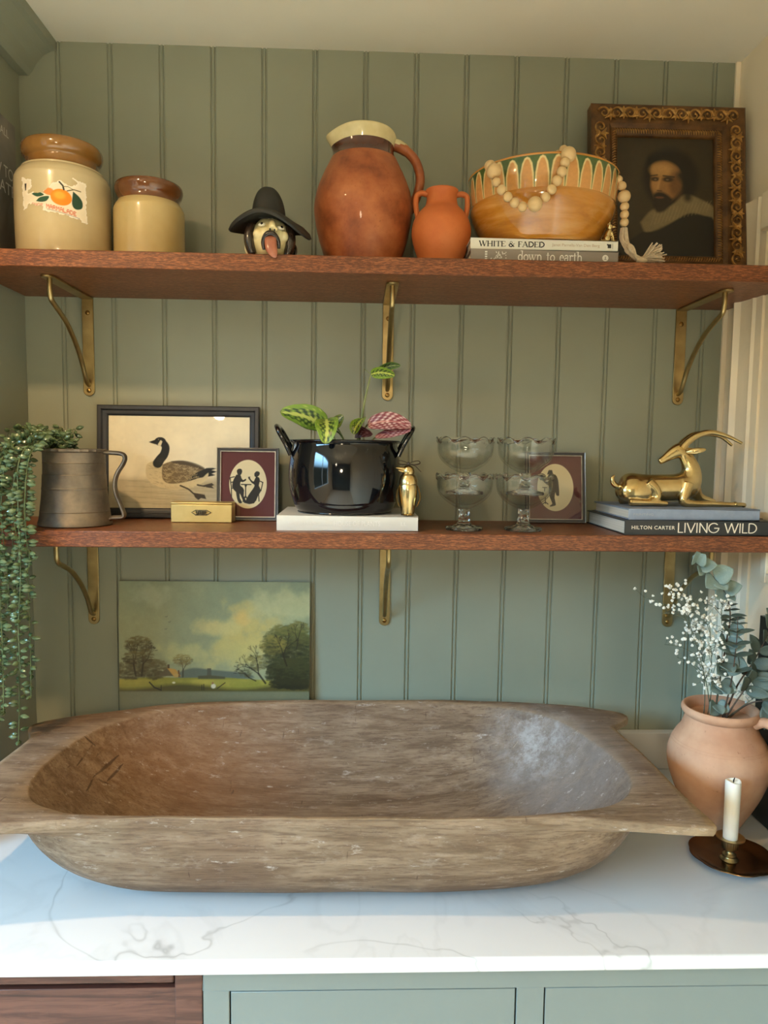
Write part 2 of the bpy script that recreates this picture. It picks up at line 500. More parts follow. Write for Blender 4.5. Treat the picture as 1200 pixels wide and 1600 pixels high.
# ------------------------------------------------------------------ carved dough bowl
def dough_wood():
    t = NT('weathered_carved_wood')
    g = t.coords((1, 1, 1))
    v = t.coords((1.3, 9, 9))
    n = t.noise(v, 5, 8, 0.65, 0.5)
    col = t.ramp(n, [(0.25, srgb(82, 64, 48)), (0.42, srgb(110, 90, 70)), (0.58, srgb(134, 113, 92)), (0.78, srgb(154, 134, 112))])
    big = t.noise(g, 4.5, 4, 0.6)
    col = t.mix(t.ramp(big, [(0.45, (0, 0, 0, 1)), (0.7, (0.6, 0.6, 0.6, 1))]), col, srgb(104, 80, 62))
    fine = t.noise(t.coords((6, 60, 60)), 5, 6, 0.7)
    col = t.mix(t.ramp(fine, [(0.40, (0.55, 0.55, 0.55, 1)), (0.50, (0, 0, 0, 1))]), col, srgb(84, 62, 48))
    wear = t.noise(t.coords((3, 7, 7), (0, 0, 0), (2, 5, 1)), 6, 8, 0.75)
    col = t.mix(t.ramp(wear, [(0.56, (0, 0, 0, 1)), (0.72, (0.6, 0.6, 0.6, 1))]), col, srgb(160, 144, 130))
    x, y, z = t.sep(g)
    # honey stain on the inner left half, chalky wear on the inner right end
    def blob(cx, cy, cz, rx, ry, rz, lo, hi, amp):
        mp = t.coords((1/rx, 1/ry, 1/rz), (0, 0, 0), (-cx/rx, -cy/ry, -cz/rz))
        ln = t.node('ShaderNodeVectorMath', operation='LENGTH'); t.link(mp, ln.inputs[0])
        nn = t.math('MULTIPLY_ADD', t.noise(g, 12, 6, 0.7), amp, -amp/2)
        d = t.math('ADD', ln.outputs['Value'], nn)
        return t.ramp(d, [(lo, (1, 1, 1, 1)), (hi, (0, 0, 0, 1))])
    honey = t.math('MULTIPLY', blob(0.34, -0.17, 1.03, 0.26, 0.20, 0.2, 0.25, 1.0, 0.6), 0.45)
    col = t.mix(honey, col, srgb(138, 92, 54))
    grey = t.math('MULTIPLY', blob(1.02, -0.26, 1.03, 0.17, 0.27, 0.15, 0.45, 1.0, 0.7), t.math('MULTIPLY_ADD', t.noise(g, 16, 8, 0.75), 1.1, 0.05))
    col = t.mix(grey, col, srgb(128, 120, 116))
    chalk = t.math('MULTIPLY', blob(0.985, -0.19, 1.05, 0.10, 0.13, 0.09, 0.2, 1.0, 0.9), t.ramp(t.noise(g, 30, 8, 0.8), [(0.44, (0, 0, 0, 1)), (0.62, (1, 1, 1, 1))]))
    col = t.mix(chalk, col, srgb(166, 160, 156))
    # gouges cut by the carver and pale knife scratches
    def seg(p0, p1, w):
        p0, p1 = Vector(p0), Vector(p1)
        d = p1 - p0; L2 = d.length_squared
        wob_ = t.node('ShaderNodeVectorMath', operation='MULTIPLY_ADD')
        nz = t.node('ShaderNodeTexNoise'); nz.inputs['Scale'].default_value = 30; t.link(g, nz.inputs['Vector'])
        t.link(nz.outputs['Color'], wob_.inputs[0]); wob_.inputs[1].default_value = (0.006,)*3
        t.link(g, wob_.inputs[2])
        ap = t.node('ShaderNodeVectorMath', operation='SUBTRACT'); t.link(wob_.outputs[0], ap.inputs[0]); ap.inputs[1].default_value = p0 + Vector((0.003,)*3)
        dt = t.node('ShaderNodeVectorMath', operation='DOT_PRODUCT'); t.link(ap.outputs[0], dt.inputs[0]); dt.inputs[1].default_value = d / L2
        cl = t.node('ShaderNodeClamp'); t.link(dt.outputs['Value'], cl.inputs[0])
        sc_ = t.node('ShaderNodeVectorMath', operation='SCALE'); sc_.inputs[0].default_value = d; t.link(cl.outputs[0], sc_.inputs['Scale'])
        df = t.node('ShaderNodeVectorMath', operation='DISTANCE'); t.link(ap.outputs[0], df.inputs[0]); t.link(sc_.outputs[0], df.inputs[1])
        taper = t.math('MULTIPLY', t.math('MULTIPLY', cl.outputs[0], t.math('SUBTRACT', 1.0, cl.outputs[0])), 4.0)
        m_ = t.math('SUBTRACT', 1.0, t.math('DIVIDE', df.outputs['Value'], t.math('MULTIPLY_ADD', taper, w, w*0.25)))
        return t.math('MAXIMUM', m_, 0.0)
    gm = None
    for p0, p1, w in (((0.186, -0.236, 1.074), (0.180, -0.311, 1.059), 0.0028), ((0.221, -0.227, 1.041), (0.204, -0.305, 1.036), 0.0034), ((0.232, -0.235, 1.030), (0.222, -0.290, 1.022), 0.0030), ((0.206, -0.302, 1.037), (0.206, -0.345, 1.030), 0.0022),
                      ((0.170, -0.249, 1.086), (0.188, -0.245, 1.067), 0.0022), ((0.206, -0.303, 1.037), (0.226, -0.293, 1.019), 0.0024), ((0.200, -0.232, 1.062), (0.194, -0.276, 1.052), 0.0020)):
        s_ = seg(p0, p1, w); gm = s_ if gm is None else t.math('MAXIMUM', gm, s_)
    col = t.mix(t.math('MULTIPLY', t.math('MINIMUM', t.math('MULTIPLY', gm, 2.0), 1.0), 0.75), col, srgb(58, 42, 32))
    pm = None
    for p0, p1, w in (((0.384, -0.123, 1.022), (0.4386, -0.1158, 1.0165), 0.0012), ((0.6005, -0.091, 1.0417), (0.6336, -0.1347, 0.9817), 0.0010), ((0.9477, -0.1585, 1.0236), (0.987, -0.1443, 1.0689), 0.0014)):
        s_ = seg(p0, p1, w); pm = s_ if pm is None else t.math('MAXIMUM', pm, s_)
    col = t.mix(t.math('MULTIPLY', pm, 0.7), col, srgb(196, 176, 150))
    # pale chalk marks low on the outside
    sp = t.noise(t.coords((5, 14, 16)), 5, 8, 0.75)
    low = t.ramp(z, [(0.0, (1, 1, 1, 1)), (1.0, (0, 0, 0, 1))])
    spm = t.ramp(sp, [(0.60, (0, 0, 0, 1)), (0.70, (0.6, 0.6, 0.6, 1))])
    col = t.mix(spm, col, srgb(206, 196, 186))
    # dark scratches
    sc = t.noise(t.coords((30, 6, 6), (0.3, 0.2, 0.5)), 4, 5, 0.6)
    scm = t.ramp(sc, [(0.27, (0.7, 0.7, 0.7, 1)), (0.33, (0, 0, 0, 1))])
    col = t.mix(scm, col, srgb(74, 52, 40))
    geo = t.node('ShaderNodeNewGeometry')
    col = t.mix(t.math('MULTIPLY', t.ramp(geo.outputs['Pointiness'], [(0.515, (0, 0, 0, 1)), (0.56, (0.8, 0.8, 0.8, 1))]), t.math('MULTIPLY_ADD', t.noise(g, 40, 5, 0.7), 1.4, -0.2)), col, srgb(182, 156, 122))
    t.set(color=col, rough=0.75, spec=0.25)
    h = t.math('ADD', n, t.math('MULTIPLY', t.noise(g, 40, 6, 0.7), 0.6))
    t.bump(h, 0.45, 0.003)
    return t.m
m_dough = dough_wood()

def poly_radius(poly, cx, cy, a):
    """distance from the centre to the polygon along angle a"""
    dx, dy = math.cos(a), math.sin(a)
    best = 0
    n = len(poly)
    for i in range(n):
        x1, y1 = poly[i][0] - cx, poly[i][1] - cy
        x2, y2 = poly[(i+1) % n][0] - cx, poly[(i+1) % n][1] - cy
        ex, ey = x2 - x1, y2 - y1
        den = dx * ey - dy * ex
        if abs(den) < 1e-12: continue
        t_ = (x1 * ey - y1 * ex) / den
        u_ = (x1 * dy - y1 * dx) / den
        if t_ > 0 and -1e-9 <= u_ <= 1 + 1e-9: best = max(best, t_)
    return best

def make_dough_bowl():
    cx, cy, rim = 0.625, -0.305, 1.088
    outer = [(0.045, -0.572), (0.12, -0.562), (0.22, -0.549), (0.35, -0.541), (0.50, -0.541), (0.70, -0.543), (0.88, -0.546), (0.96, -0.549), (1.03, -0.557), (1.09, -0.565), (1.132, -0.570), (1.144, -0.566),
             (1.146, -0.552), (1.143, -0.52), (1.139, -0.46), (1.136, -0.38), (1.134, -0.30), (1.130, -0.235), (1.128, -0.205), (1.142, -0.190), (1.168, -0.165), (1.176, -0.145), (1.168, -0.125), (1.145, -0.112), (1.09, -0.094), (1.02, -0.080),
             (0.92, -0.066), (0.78, -0.060), (0.60, -0.058), (0.45, -0.062), (0.33, -0.078), (0.24, -0.100), (0.16, -0.132), (0.10, -0.158), (0.062, -0.180), (0.052, -0.200), (0.062, -0.225), (0.075, -0.25), (0.076, -0.30), (0.070, -0.38), (0.060, -0.46), (0.046, -0.53), (0.036, -0.562)]
    inner = [(0.25, -0.522), (0.35, -0.529), (0.50, -0.530), (0.70, -0.530), (0.85, -0.533), (0.94, -0.527), (1.01, -0.507), (1.055, -0.470), (1.076, -0.42), (1.078, -0.36), (1.070, -0.29), (1.050, -0.22), (1.02, -0.165), (0.97, -0.118), (0.90, -0.090), (0.78, -0.076), (0.60, -0.073),
             (0.45, -0.079), (0.35, -0.096), (0.27, -0.128), (0.21, -0.178), (0.175, -0.240), (0.158, -0.31), (0.152, -0.38), (0.160, -0.44), (0.190, -0.490)]
    N = 288
    rn = random.Random(4)
    ang = [2 * PI * k / N for k in range(N)]
    # spread the samples by arc length rather than by angle (long shape)
    def resample(poly):
        P = [Vector((a, b, 0)) for a, b in poly]
        dense = bez(P + [P[0]], 10)
        return [(p.x, p.y) for p in dense]
    oP, iP = resample(outer), resample(inner)
    ang = [math.atan2(0.235 * math.sin(a), 0.52 * math.cos(a)) for a in ang]
    ro = [poly_radius(oP, cx, cy, a) for a in ang]
    ri = [poly_radius(iP, cx, cy, a) for a in ang]
    def base_r(a, ax, ay, p=2.6):
        c, s_ = abs(math.cos(a)), abs(math.sin(a))
        return 1.0 / ((c / ax) ** p + (s_ / ay) ** p) ** (1 / p)
    def wob(x, y, z, amp=0.0022, f=7):
        return amp * mnoise.noise((x * f, y * f, z * f + 3.3))
    rows = []
    def ring(rad, z, zf=None):
        row = []
        for k, a in enumerate(ang):
            r_ = rad(k, a)
            x, y = cx + r_ * math.cos(a), cy + r_ * math.sin(a)
            zz = z(k, a, x, y) if callable(z) else z
            w = wob(x, y, zz)
            row.append((x + w * 0.6, y + w * 0.6, zz + w))
        rows.append(row)
    def rimz(k, a, x, y):
        # rim dips a little along the long sides, horns droop
        s_ = abs(x - cx) / 0.52
        return rim - 0.004 * (1 - min(1, s_)) + 0.002 * mnoise.noise((x*9, y*9, 1.0)) - 0.012 * max(0, s_ - 0.85)
    inner_floor = 0.945
    # inside: from the middle of the floor up to the inner lip
    K = 22
    for j in range(1, K + 1):
        q = j / K
        fr = 0.06 + 0.94 * math.sin(q * PI / 2) ** 0.80 if q < 1 else 1.0
        def rad(k, a, fr=fr): return ri[k] * fr
        depth = (1 - (1 - q) ** 1.0)
        def zz(k, a, x, y, q=q, fr=fr):
            e = fr ** 4.2
            return inner_floor + (rimz(k, a, x, y) - 0.003 - inner_floor) * e
        ring(rad, zz)
    # rounded lip, flat top, outer lip
    ring(lambda k, a: ri[k] + 0.25 * min(0.012, ro[k] - ri[k]), lambda k, a, x, y: rimz(k, a, x, y) - 0.0006)
    for f in (0.35, 0.6, 0.85):
        ring(lambda k, a, f=f: lerp(ri[k], ro[k], f), lambda k, a, x, y: rimz(k, a, x, y) + 0.0005)
    ring(lambda k, a: ro[k] - 0.002, lambda k, a, x, y: rimz(k, a, x, y) - 0.001)
    ring(lambda k, a: ro[k], lambda k, a, x, y: rimz(k, a, x, y) - 0.005)
    ring(lambda k, a: ro[k] - 0.001, lambda k, a, x, y: rimz(k, a, x, y) - 0.0125)
    # underside of the end shelves back in to the body
    body = [max(0.05, min(ro[k] - 0.004, ri[k] + 0.012)) for k in range(N)]
    ring(lambda k, a: lerp(ro[k] - 0.004, body[k], 0.5), lambda k, a, x, y: rimz(k, a, x, y) - 0.021)
    bs = [base_r(a, 0.455, 0.112) for a in ang]
    M_ = 14
    for j in range(0, M_ + 1):
        q = j / M_
        th = q * PI / 2
        def rad(k, a, th=th): return bs[k] + (body[k] - bs[k]) * (math.cos(th) ** 0.9 if th < PI/2 else 0)
        def zz(k, a, x, y, th=th):
            top = rimz(k, a, x, y) - 0.034
            return top + (CT + 0.0015 - top) * (math.sin(th) ** 1.25)
        ring(rad, zz)
    mb = MB()
    # index bookkeeping for closing the floor discs
    mb.grid(rows, False, True)
    n = len(rows)
    c_in = len(mb.v)
    mb.v.append((cx, cy, inner_floor - 0.0005))
    mb.f += [(c_in, k, (k + 1) % N) for k in range(N)]
    c_out = len(mb.v); mb.v.append((cx, cy, CT + 0.0015))
    o_ = (n - 1) * N
    mb.f += [(c_out, o_ + (k + 1) % N, o_ + k) for k in range(N)]
    o = mb.build('dough_bowl', m_dough, sharp=60)
    return tag(o, 'huge weathered carved wooden dough bowl on the white worktop', 'bowl')
make_dough_bowl()
# ------------------------------------------------------------------ drawing kit for the flat pictures (painted prints are flat things)
def lin(c):
    return np.array(srgb(*c)[:3], dtype=np.float32)

def vnoise(h, w, cells, seed):
    rs = np.random.RandomState(seed)
    cy = max(2, int(cells * h / w) + 2); cx = cells + 2
    g = rs.rand(cy, cx).astype(np.float32)
    yy = np.linspace(0, cy - 1.001, h); xx = np.linspace(0, cx - 1.001, w)
    y0 = yy.astype(int); x0 = xx.astype(int)
    fy = (yy - y0)[:, None]; fx = (xx - x0)[None, :]
    fy = fy*fy*(3-2*fy); fx = fx*fx*(3-2*fx)
    return (g[y0][:, x0]*(1-fy)*(1-fx) + g[y0+1][:, x0]*fy*(1-fx) + g[y0][:, x0+1]*(1-fy)*fx + g[y0+1][:, x0+1]*fy*fx)

def fnoise(h, w, cells, seed, octs=4):
    a = 0; s = 0; amp = 1
    for o in range(octs):
        a = a + amp * vnoise(h, w, cells * 2**o, seed + o); s += amp; amp *= 0.55
    return a / s

class Art:
    """a small raster whose x, y run in picture units (y down)"""
    def __init__(s, x0, y0, x1, y1, w, col):
        s.x0, s.y0, s.x1, s.y1 = x0, y0, x1, y1
        s.w = w; s.h = int(round(w * (y1 - y0) / (x1 - x0)))
        s.a = np.ones((s.h, s.w, 3), np.float32) * lin(col)
        s.X, s.Y = np.meshgrid(np.linspace(x0, x1, s.w), np.linspace(y0, y1, s.h))
        s.px = (x1 - x0) / s.w
    def blend(s, m, col):
        col = lin(col) if not isinstance(col, np.ndarray) else col
        s.a[:] = s.a * (1 - m[..., None]) + col * m[..., None]
    def sd(s, pts):
        P = np.array(pts, np.float32)
        d = np.full(s.X.shape, 1e9, np.float32); ins = np.zeros(s.X.shape, bool)
        for i in range(len(P)):
            x1, y1 = P[i]; x2, y2 = P[(i+1) % len(P)]
            ex, ey = x2-x1, y2-y1
            t = np.clip(((s.X-x1)*ex + (s.Y-y1)*ey) / (ex*ex + ey*ey + 1e-12), 0, 1)
            d = np.minimum(d, (s.X-x1-t*ex)**2 + (s.Y-y1-t*ey)**2)
            c = ((y1 > s.Y) != (y2 > s.Y))
            with np.errstate(divide='ignore', invalid='ignore'):
                c &= s.X < (x2-x1)*(s.Y-y1)/(y2-y1+1e-12) + x1
            ins ^= c
        d = np.sqrt(d)
        return np.where(ins, -d, d)
    def poly(s, pts, col, soft=None, alpha=1.0, smooth=0, warp=None):
        if smooth:
            P = [Vector((a, b, 0)) for a, b in pts]
            pts = [(p.x, p.y) for p in bez(P + [P[0]], smooth)][:-1]
        soft = soft or s.px * 1.2
        d = s.sd(pts)
        if warp is not None: d = d + warp
        s.blend(np.clip(0.5 - d / soft, 0, 1) * alpha, col)
    def ell(s, cx, cy, rx, ry, col, soft=0.1, alpha=1.0, rot=0.0, warp=None):
        dx, dy = s.X - cx, s.Y - cy
        c, n = math.cos(rot), math.sin(rot)
        u = (dx*c + dy*n)/rx; v = (-dx*n + dy*c)/ry
        d = np.sqrt(u*u + v*v)
        if warp is not None: d = d + warp
        m = np.clip((1 + soft*0.5 - d)/max(soft, 1e-3), 0, 1)
        m = m*m*(3-2*m)
        s.blend(m*alpha, col)
    def stroke(s, pts, wd, col, alpha=1.0, soft=None, smooth=0):
        if smooth: pts = [(p.x, p.y) for p in bez([(a, b, 0) for a, b in pts], smooth)]
        soft = soft or s.px
        n = len(pts)
        xs = [p[0] for p in pts]; ys = [p[1] for p in pts]; pad = max(wd if not isinstance(wd, tuple) else max(wd), soft) * 2 + soft
        j0 = max(0, int((min(xs)-pad-s.x0)/s.px)); j1 = min(s.w, int((max(xs)+pad-s.x0)/s.px)+2)
        i0 = max(0, int((min(ys)-pad-s.y0)/s.px)); i1 = min(s.h, int((max(ys)+pad-s.y0)/s.px)+2)
        if j1 <= j0 or i1 <= i0: return
        X, Y = s.X[i0:i1, j0:j1], s.Y[i0:i1, j0:j1]
        m = np.zeros(X.shape, np.float32)
        for i in range(n-1):
            (x1, y1), (x2, y2) = pts[i], pts[i+1]
            w = wd if not isinstance(wd, tuple) else lerp(wd[0], wd[1], i/max(1, n-2))
            ex, ey = x2-x1, y2-y1
            t = np.clip(((X-x1)*ex+(Y-y1)*ey)/(ex*ex+ey*ey+1e-12), 0, 1)
            d = np.sqrt((X-x1-t*ex)**2+(Y-y1-t*ey)**2)
            m = np.maximum(m, np.clip((w/2 - d)/soft + 0.5, 0, 1))
        m = (m * alpha)[..., None]
        s.a[i0:i1, j0:j1] = s.a[i0:i1, j0:j1]*(1-m) + lin(col)*m
    def mottle(s, cells, amt, seed, octs=4):
        n = fnoise(s.h, s.w, cells, seed, octs)
        s.a *= (1 + (n - 0.5)[..., None] * amt)

def art_material(name, rough=0.5, coat=0.0, spec=0.4, bump=0):
    t = NT(name)
    at = t.node('ShaderNodeAttribute', attribute_name='pigment')
    t.set(color=at.outputs['Color'], rough=rough, coat=coat, spec=spec)
    if bump: t.bump(t.noise(t.coords((1, 1, 1)), 220, 3), bump, 0.0006)
    return t.m
m_canvas = art_material('oil_on_canvas', 0.38, 0.0, 0.45, 0.12)
m_print = art_material('printed_paper', 0.7)
m_leafart = art_material('patterned_leaf', 0.35)

def art_mesh(name, art, mat, mapfn, parent=None, mask=None, loc=None, rot=None):
    """one vertex per raster cell; mapfn(u, v) with u right 0..1, v up 0..1 -> arrays (x, y, z)"""
    h, w = art.h, art.w
    U, V = np.meshgrid(np.linspace(0, 1, w), np.linspace(1, 0, h))
    x, y, z = mapfn(U, V)
    co = np.stack([x + 0*U, y + 0*U, z + 0*U], -1).reshape(-1, 3).astype(np.float32)
    idx = np.arange(h*w).reshape(h, w)
    q = np.stack([idx[1:, :-1], idx[1:, 1:], idx[:-1, 1:], idx[:-1, :-1]], -1).reshape(-1, 4)
    if mask is not None:
        mk = mask[:-1, :-1] & mask[1:, :-1] & mask[:-1, 1:] & mask[1:, 1:]
        q = q[mk.reshape(-1)]
        used = np.unique(q); remap = -np.ones(h*w, int); remap[used] = np.arange(len(used))
        q = remap[q]; co = co[used]; cols = art.a.reshape(-1, 3)[used]
    else: cols = art.a.reshape(-1, 3)
    me = bpy.data.meshes.new(name)
    me.vertices.add(len(co)); me.vertices.foreach_set('co', co.reshape(-1))
    me.loops.add(len(q)*4); me.loops.foreach_set('vertex_index', q.reshape(-1).astype(np.int32))
    me.polygons.add(len(q)); me.polygons.foreach_set('loop_start', np.arange(0, len(q)*4, 4, dtype=np.int32))
    me.update(calc_edges=True)
    ca = me.color_attributes.new('pigment', 'FLOAT_COLOR', 'POINT')
    ca.data.foreach_set('color', np.concatenate([np.clip(cols, 0, 1), np.ones((len(cols), 1), np.float32)], 1).reshape(-1).astype(np.float32))
    me.materials.append(mat)
    me.shade_smooth()
    o = bpy.data.objects.new(name, me); COL.objects.link(o)
    if parent: o.parent = parent
    if loc: o.location = loc
    if rot: o.rotation_euler = rot
    return o

def flat_map(W, H, y, z0=0.0):
    return lambda U, V: ((U - 0.5) * W, y, z0 + V * H)

def frame_mb(W, H, prof, z0=0.0):
    """mitred frame: prof = (inset, forward) pairs from the back outer edge round to the back inner edge"""
    rows = []
    for i, d in prof:
        rows.append([(-W/2 + i, -d, z0 + i), (W/2 - i, -d, z0 + i), (W/2 - i, -d, z0 + H - i), (-W/2 + i, -d, z0 + H - i)])
    mb = MB(); mb.grid(rows, True, True)
    return mb

def lettering(body, w, h, mat, parent, loc, rot=(R(90), 0, 0), thick=0.0, name='lettering', depth=0.0002, spacing=1.0):
    """text turned into mesh, fitted to w x h about loc (its centre)"""
    cu = bpy.data.curves.new(name, 'FONT')
    cu.body = body; cu.size = 1.0; cu.offset = thick; cu.extrude = 0.0; cu.space_character = spacing; cu.resolution_u = 3
    o = bpy.data.objects.new(name, cu); COL.objects.link(o)
    dg = bpy.context.evaluated_depsgraph_get()
    me = bpy.data.meshes.new_from_object(o.evaluated_get(dg))
    bpy.data.objects.remove(o); bpy.data.curves.remove(cu)
    co = np.zeros(len(me.vertices)*3, np.float32); me.vertices.foreach_get('co', co); co = co.reshape(-1, 3)
    mn, mx = co.min(0), co.max(0)
    co[:, 0] = ((co[:, 0]-mn[0])/(mx[0]-mn[0]) - 0.5)*w
    co[:, 1] = ((co[:, 1]-mn[1])/(mx[1]-mn[1]) - 0.5)*h
    co[:, 2] = depth
    me.vertices.foreach_set('co', co.reshape(-1)); me.update()
    me.materials.clear(); me.materials.append(mat)
    ob = bpy.data.objects.new(name, me); COL.objects.link(ob)
    ob.parent = parent; ob.location = loc; ob.rotation_euler = rot
    return ob

# stroke lettering: thick / thin strokes with small serifs, for the two serif book spines and the light geometric title
GL = {
 'W': (1.35, [((0.0,1),(0.32,0),'k'),((0.32,0),(0.66,1),'n'),((0.55,1),(0.88,0),'k'),((0.88,0),(1.25,1),'n')], [(0.0,1),(0.60,1),(1.25,1)]),
 'H': (1.05, [((0.16,0),(0.16,1),'k'),((0.86,0),(0.86,1),'k'),((0.16,.5),(0.86,.5),'n')], [(0.16,0),(0.16,1),(0.86,0),(0.86,1)]),
 'I': (0.50, [((0.22,0),(0.22,1),'k')], [(0.22,0),(0.22,1)]),
 'T': (0.92, [((0.44,0),(0.44,1),'k'),((0.0,.97),(0.88,.97),'n'),((0.02,.97),(0.0,.78),'n'),((0.86,.97),(0.88,.78),'n')], [(0.44,0)]),
 'E': (0.86, [((0.16,0),(0.16,1),'k'),((0.1,.97),(0.72,.97),'n'),((0.16,.52),(0.58,.52),'n'),((0.1,.03),(0.76,.03),'n'),((0.72,.97),(0.73,.80),'n'),((0.76,.03),(0.79,.22),'n')], [(0.16,0),(0.16,1)]),
 'F': (0.80, [((0.16,0),(0.16,1),'k'),((0.1,.97),(0.70,.97),'n'),((0.16,.52),(0.56,.52),'n'),((0.70,.97),(0.71,.78),'n')], [(0.16,0),(0.16,1)]),
 'A': (1.02, [((0.06,0),(0.46,1),'n'),((0.46,1),(0.88,0),'k'),((0.2,.34),(0.72,.34),'n')], [(0.06,0),(0.88,0)]),
 'D': (1.05, [((0.16,0),(0.16,1),'k'),('arc',(0.34,.5),(0.58,.47),-90,90,'k'),((0.1,.97),(0.36,.97),'n'),((0.1,.03),(0.36,.03),'n')], [(0.16,0),(0.16,1)]),
 '&': (1.15, [('arc',(0.42,.76),(0.2,.21),-60,240,'n'),('arc',(0.40,.27),(0.32,.26),95,330,'k'),((0.30,.62),(0.95,0.02),'k'),((0.66,.16),(0.94,.55),'n')], [(0.94,.55)]),
 ' ': (0.50, [], []),
 'd': (0.66, [('arc',(0.28,.31),(0.22,.29),0,360,'m'),((0.52,0),(0.52,1),'m')], [(0.46,1),(0.58,0.02)]),
 'o': (0.66, [('arc',(0.32,.31),(0.25,.29),0,360,'m')], []),
 'w': (0.94, [((0.05,.62),(0.25,0),'m'),((0.25,0),(0.46,.62),'n'),((0.42,.62),(0.62,0),'m'),((0.62,0),(0.84,.62),'n')], [(0.05,.62),(0.44,.62),(0.84,.62)]),
 'n': (0.70, [((0.15,0),(0.15,.62),'m'),('arc',(0.36,.38),(0.20,.22),0,170,'m'),((0.56,0),(0.56,.40),'m')], [(0.15,0),(0.10,.62),(0.56,0)]),
 't': (0.45, [((0.2,.1),(0.2,.84),'m'),('arc',(0.33,.12),(0.13,.11),180,310,'m'),((0.02,.60),(0.40,.60),'n')], []),
 'e': (0.60, [('arc',(0.30,.31),(0.22,.29),0,310,'m'),((0.08,.36),(0.52,.36),'n')], []),
 'a': (0.58, [('arc',(0.26,.46),(0.18,.16),0,160,'m'),((0.44,.05),(0.44,.46),'m'),('arc',(0.24,.18),(0.19,.17),60,360,'m')], [(0.50,.02)]),
 'r': (0.50, [((0.15,0),(0.15,.62),'m'),('arc',(0.34,.40),(0.19,.20),40,170,'m')], [(0.15,0),(0.10,.62)]),
 'h': (0.70, [((0.15,0),(0.15,1),'m'),('arc',(0.36,.38),(0.20,.22),0,170,'m'),((0.56,0),(0.56,.40),'m')], [(0.15,0),(0.10,1),(0.56,0)]),
 # light geometric capitals
 'l:L': (0.55, [((0.08,1),(0.08,0),'t'),((0.08,0.02),(0.50,0.02),'t')], []),
 'l:I': (0.28, [((0.12,0),(0.12,1),'t')], []),
 'l:V': (0.80, [((0.02,1),(0.38,0),'t'),((0.38,0),(0.74,1),'t')], []),
 'l:N': (0.86, [((0.10,0),(0.10,1),'t'),((0.10,1),(0.74,0),'t'),((0.74,0),(0.74,1),'t')], []),
 'l:G': (1.02, [('arc',(0.50,.5),(0.46,.49),45,360,'t'),((0.55,.48),(0.96,.48),'t')], []),
 'l:W': (1.28, [((0.02,1),(0.32,0),'t'),((0.32,0),(0.62,1),'t'),((0.62,1),(0.92,0),'t'),((0.92,0),(1.22,1),'t')], []),
 'l:D': (0.86, [((0.10,0),(0.10,1),'t'),('arc',(0.30,.5),(0.48,.485),-90,90,'t'),((0.10,.985),(0.31,.985),'t'),((0.10,.015),(0.31,.015),'t')], []),
 'l: ': (0.45, [], []),
}
def stroke_text(body, w, h, mat, parent, loc, rot=(R(90), 0, 0), prefix='', serif=True, wk=0.16, wn=0.055, wm=0.13, wt=0.085, name='lettering', depth=0.0002):
    segs = []; x = 0
    for ch in body:
        adv, strokes, ser = GL[prefix + ch]
        for st in strokes:
            if st[0] == 'arc':
                _, (cx, cy), (rx, ry), a0, a1, k = st
                n = 14
                pts = [(x + cx + rx*math.cos(R(lerp(a0, a1, i/n))), cy + ry*math.sin(R(lerp(a0, a1, i/n)))) for i in range(n+1)]
            else: pts = [(x + st[0][0], st[0][1]), (x + st[1][0], st[1][1])]; k = st[2]
            segs.append((pts, {'k': wk, 'n': wn, 'm': wm, 't': wt}[k]))
        if serif:
            for (sx, sy) in ser: segs.append(([(x + sx - 0.14, sy if sy < .5 else sy - 0.02), (x + sx + 0.14, sy if sy < .5 else sy - 0.02)], wn))
        x += adv
    W_ = x
    mb = MB(); layer = 0
    for pts, wd in segs:
        for i in range(len(pts) - 1):
            a = Vector((*pts[i], 0)); b = Vector((*pts[i+1], 0)); d = (b - a)
            if d.length < 1e-9: continue
            n = Vector((-d.y, d.x, 0)).normalized() * wd * 0.5
            ext = d.normalized() * wd * 0.12
            a2, b2 = a - ext, b + ext
            k = depth + 1e-6 * (layer % 40); layer += 1
            q = [a2 - n, b2 - n, b2 + n, a2 + n]
            mb.add([((p.x / W_ - 0.5) * w, (p.y - 0.5) * h, k) for p in q], [(0, 1, 2, 3)])
    return mb.build(name, mat, parent, loc, rot, smooth=False, merge=False)
# ------------------------------------------------------------------ upper shelf
m_pot_cream = pmat('salt_glazed_stoneware', srgb(206, 188, 148), srgb(192, 172, 130), rough=0.22, scale=9, coat=0.5, bump=0.05, bscale=70)
m_pot_cream2 = pmat('ochre_stoneware', srgb(200, 176, 122), srgb(186, 160, 104), rough=0.25, scale=9, coat=0.5, bump=0.05, bscale=70)
m_glaze_honey = pmat('honey_glaze', srgb(158, 112, 54), srgb(132, 90, 42), rough=0.15, scale=14, coat=0.6)
m_glaze_brown = pmat('brown_glaze', srgb(122, 74, 36), srgb(92, 52, 26), rough=0.12, scale=14, coat=0.7)

